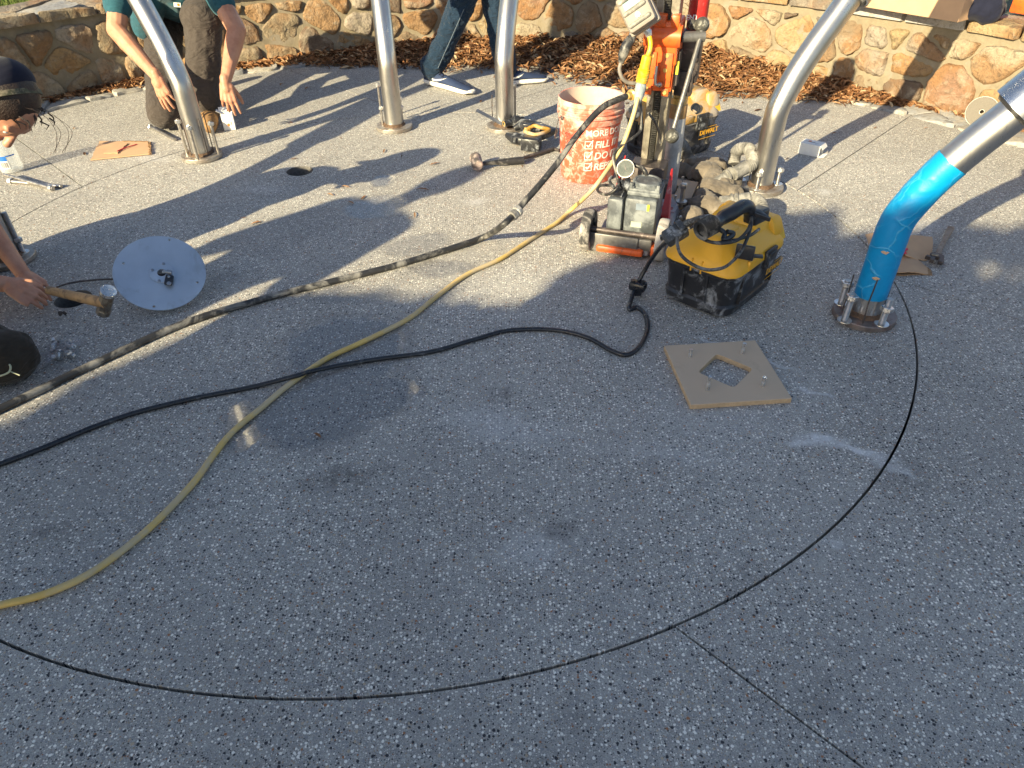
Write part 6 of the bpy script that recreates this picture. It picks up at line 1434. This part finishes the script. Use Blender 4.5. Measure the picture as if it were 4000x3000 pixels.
m.tube(spline([q+V(-.04, .02, .02), q+V(.012, .015, .012), q+V(.022, -.012, .0), q+V(-.02, -.02, -.01), q+V(-.05, -.01, .0)], 6), .0028, 8); m.tube([q+V(.02, -.006, .0), q+V(.05, -.012, -.012)], .0018, 6); obj('lace', m, 'lace', t, 50)
for a_ in (V(-2.20, 1.55, .07), V(-2.5, 2.33, .06)):
    m = MB(); m.capsule(a_, a_+V(-.10, -.03, .0), .05, .045); m.capsule(a_+V(-.10, -.03, 0), a_+V(-.13, -.04, .10), .045, .04); organic('boot', m, 'boot', t, .008, 4)
q = P(236, 1230, .012); m = MB(); m.lathe(q, V(.4, -.2, 1), [(.006, 0), (.007, .014), (.003, .018)], 10); m.lathe(P(258, 1228, .01), V(-.4, -.2, 1), [(.005, 0), (.006, .012), (.003, .014)], 10); o = obj('wire_clip', m, 'dkiron', None, 30); tag(o, 'tiny dark metal clip pinched by the fingertips under the hammer', 'clip')

# --- bystander standing outside the frame on the left; only the shadow enters the picture
bx = V(-2.62, .69, 0); ax_s = V(math.cos(SUN_AZ), math.sin(SUN_AZ), 0); pp = V(ax_s.y, -ax_s.x, 0)
t = thing('person', 'bystander in a grey shirt standing outside the left edge, whose long shadow crosses the paving', 'person', bx)
def B_(l, f, z): return bx+pp*l+ax_s*f+V(0, 0, z)
hcb = B_(0, .02, 1.51)
m = MB(); f_, u_, s_, rt_ = head(m, hcb, ax_s+V(0, 0, -.4), V(0, 0, 1)); m.capsule(B_(0, 0, 1.25), hcb-V(0, 0, .1), .06, .055); m.capsule(B_(0, 0, 1.2), B_(0, 0, .9), .1, .1); m.capsule(B_(-.17, 0, 1.3), B_(.17, 0, 1.3), .05, .05)
for sd in (-1, 1):
    sh_, el_, wr_ = B_(sd*.19, 0, 1.28), B_(sd*.27, -.02, 1.02), B_(sd*.30, .12, .80); arm(m, sh_, el_, wr_); hand(m, wr_, ax_s*.3+V(0, 0, -1), pp*sd, sd, (.4, .45, .5, .5))
organic('skin_body', m, 'skin', t, .006, 5); eyes(t, hcb, f_, u_, s_)
m = MB(); m.sphere(hcb-f_*.012+u_*.02, .108, 20, 14, (1, .84, 1.05), rt_); obj('hair', m, 'hair', t, 60)
m = MB(); m.capsule(B_(-.15, 0, 1.26), B_(.15, 0, 1.26), .1, .1); m.sphere(B_(0, 0, 1.12), .15, 16, 12, (1.2, 1.2, 1.3)); m.capsule(B_(0, 0, 1.15), B_(0, 0, .86), .15, .16)
for sd in (-1, 1): m.capsule(B_(sd*.19, 0, 1.28), B_(sd*.25, -.01, 1.08), .075, .068)
organic('shirt', m, 'grey_shirt', t, .009, 6, .5, .012, .09)
m = MB(); m.sphere(B_(0, 0, .84), .16, 16, 12, (1.1, 1.1, .9))
for sd in (-1, 1): m.capsule(B_(sd*.09, 0, .80), B_(sd*.12, 0, .46), .10, .08); m.capsule(B_(sd*.12, 0, .46), B_(sd*.15, 0, .09), .078, .062)
organic('trousers', m, 'jeans', t, .008, 4, .5, .016, .08)
for sd in (-1, 1):
    m = MB(); m.capsule(B_(sd*.15, -.05, .05), B_(sd*.17, .16, .04), .045, .04); m.capsule(B_(sd*.15, -.02, .05), B_(sd*.15, -.02, .10), .05, .05); organic('boot', m, 'boot', t, .008, 4)

# ================================================================== UNSEEN TREE AND ADDED SHRUB (leaves placed only where they cast the foreground shade)
def shadow_of(p): k_ = p.z/math.tan(SUN_EL); return (p.x+k_*math.cos(SUN_AZ), p.y+k_*math.sin(SUN_AZ))
SH = [(-900, 2000), (0, 1680), (400, 1490), (700, 1345), (820, 1290), (960, 1215), (1150, 1168), (1350, 1168), (1480, 1190), (1650, 1200), (1850, 1205), (2020, 1228), (2110, 1150), (2250, 1080), (2350, 1010), (2500, 985),
      (2640, 1000), (2760, 960), (2900, 900), (3014, 868), (3262, 868), (3262, 910), (3225, 965), (3330, 975), (3420, 940), (3560, 905), (3700, 915), (4050, 900), (5200, 900)]
SHW = [P(x, y) for x, y in SH]; poly_s = [(p.x, p.y) for p in SHW] + [(9, 2.2), (9, -7), (-9, -7), (-9, -2)]
holes_s = [(P(2255, 1190), .11, .085), (P(2640, 1252), .10, .07), (P(3870, 1058), .22, .085), (P(3930, 1155), .16, .05), (P(3620, 1010), .05, .03)]
for (px, py, z, r) in ((2720, 955, .29, .05), (2790, 880, .33, .03), (3412, 1052, .20, .035), (3510, 935, .31, .05), (3480, 1005, .26, .03), (2650, 960, .28, .03), (2560, 990, .05, .035)):
    q = P(px, py, z); sx_, sy_ = shadow_of(q); holes_s.append((V(sx_, sy_, 0), r, r))
def in_poly(x, y, poly):
    c = False; j = len(poly)-1
    for i in range(len(poly)):
        xi, yi = poly[i]; xj, yj = poly[j]
        if (yi > y) != (yj > y) and x < (xj-xi)*(y-yi)/(yj-yi)+xi: c = not c
        j = i
    return c
def shaded(x, y, rag=.0):
    x += noise.noise(V(x*4, y*4, 3))*rag; y += noise.noise(V(x*4, y*4, 9))*rag
    if not in_poly(x, y, poly_s): return False
    for c, rx, ry in holes_s:
        if ((x-c.x)/rx)**2 + ((y-c.y)/ry)**2 < 1: return False
    return True
random.seed(12)
def foliage(label, dist, spread, n, size, xr, rag, name='shade_tree', band=0):
    pts = []; ax = V(math.cos(SUN_AZ), math.sin(SUN_AZ), 0); lo = V(9, 9, 9); cen = V(0, 0, 0); k = 0
    while k < n:
        gx, gy = random.uniform(*xr), random.uniform(-1.2, 3.1)
        if not shaded(gx, gy, rag): continue
        if band and shaded(gx+ax.x*band, gy+ax.y*band, rag): continue
        d = dist+random.uniform(-spread, spread); p = V(gx-ax.x*d, gy-ax.y*d, d*math.tan(SUN_EL))
        u = V(random.gauss(0, .5), random.gauss(0, .5), random.gauss(0, .5))-TRAV
        pts.append((p, V(random.gauss(0, 1), random.gauss(0, 1), random.gauss(0, 1)), u, size*random.uniform(.7, 1.4), size*random.uniform(.5, .9), .2, random.random())); cen += p; k += 1
    cen /= n; t = thing(name, label, 'tree' if name == 'shade_tree' else 'shrub', V(cen.x, cen.y, 0))
    leaf_cloud('crown' if name == 'shade_tree' else 'foliage', pts, 'green', t)
    m = MB(); base = V(cen.x-.3, cen.y-.5, 0); m.tube(spline([base, base+V(.1, .1, cen.z*.45), V(cen.x, cen.y, cen.z)], 6), [.16-.10*i/12 for i in range(13)], 12)
    for q in range(9):
        e_ = pts[random.randrange(len(pts))][0]; b_ = base.lerp(cen, random.uniform(.5, .95)); m.tube(spline([b_, b_.lerp(e_, .5)+V(0, 0, .12), e_], 4), [.05-.004*i for i in range(9)], 7)
    obj('trunk', m, 'bark', t, 50); return t
foliage('unseen leafy tree behind the photographer, crown shaped to shade the foreground paving', 7.0, .8, 30000, .12, (-2.6, 4.5), .10)  # crown follows the shade outline, with gaps left for the sun spots
foliage('added unseen shrub behind and left of the photographer, shaped to shade the left foreground', 2.4, .25, 9000, .05, (-2.9, .35), .012, 'added_shade_shrub', .8)  # added close by only to give the left shade a crisp edge
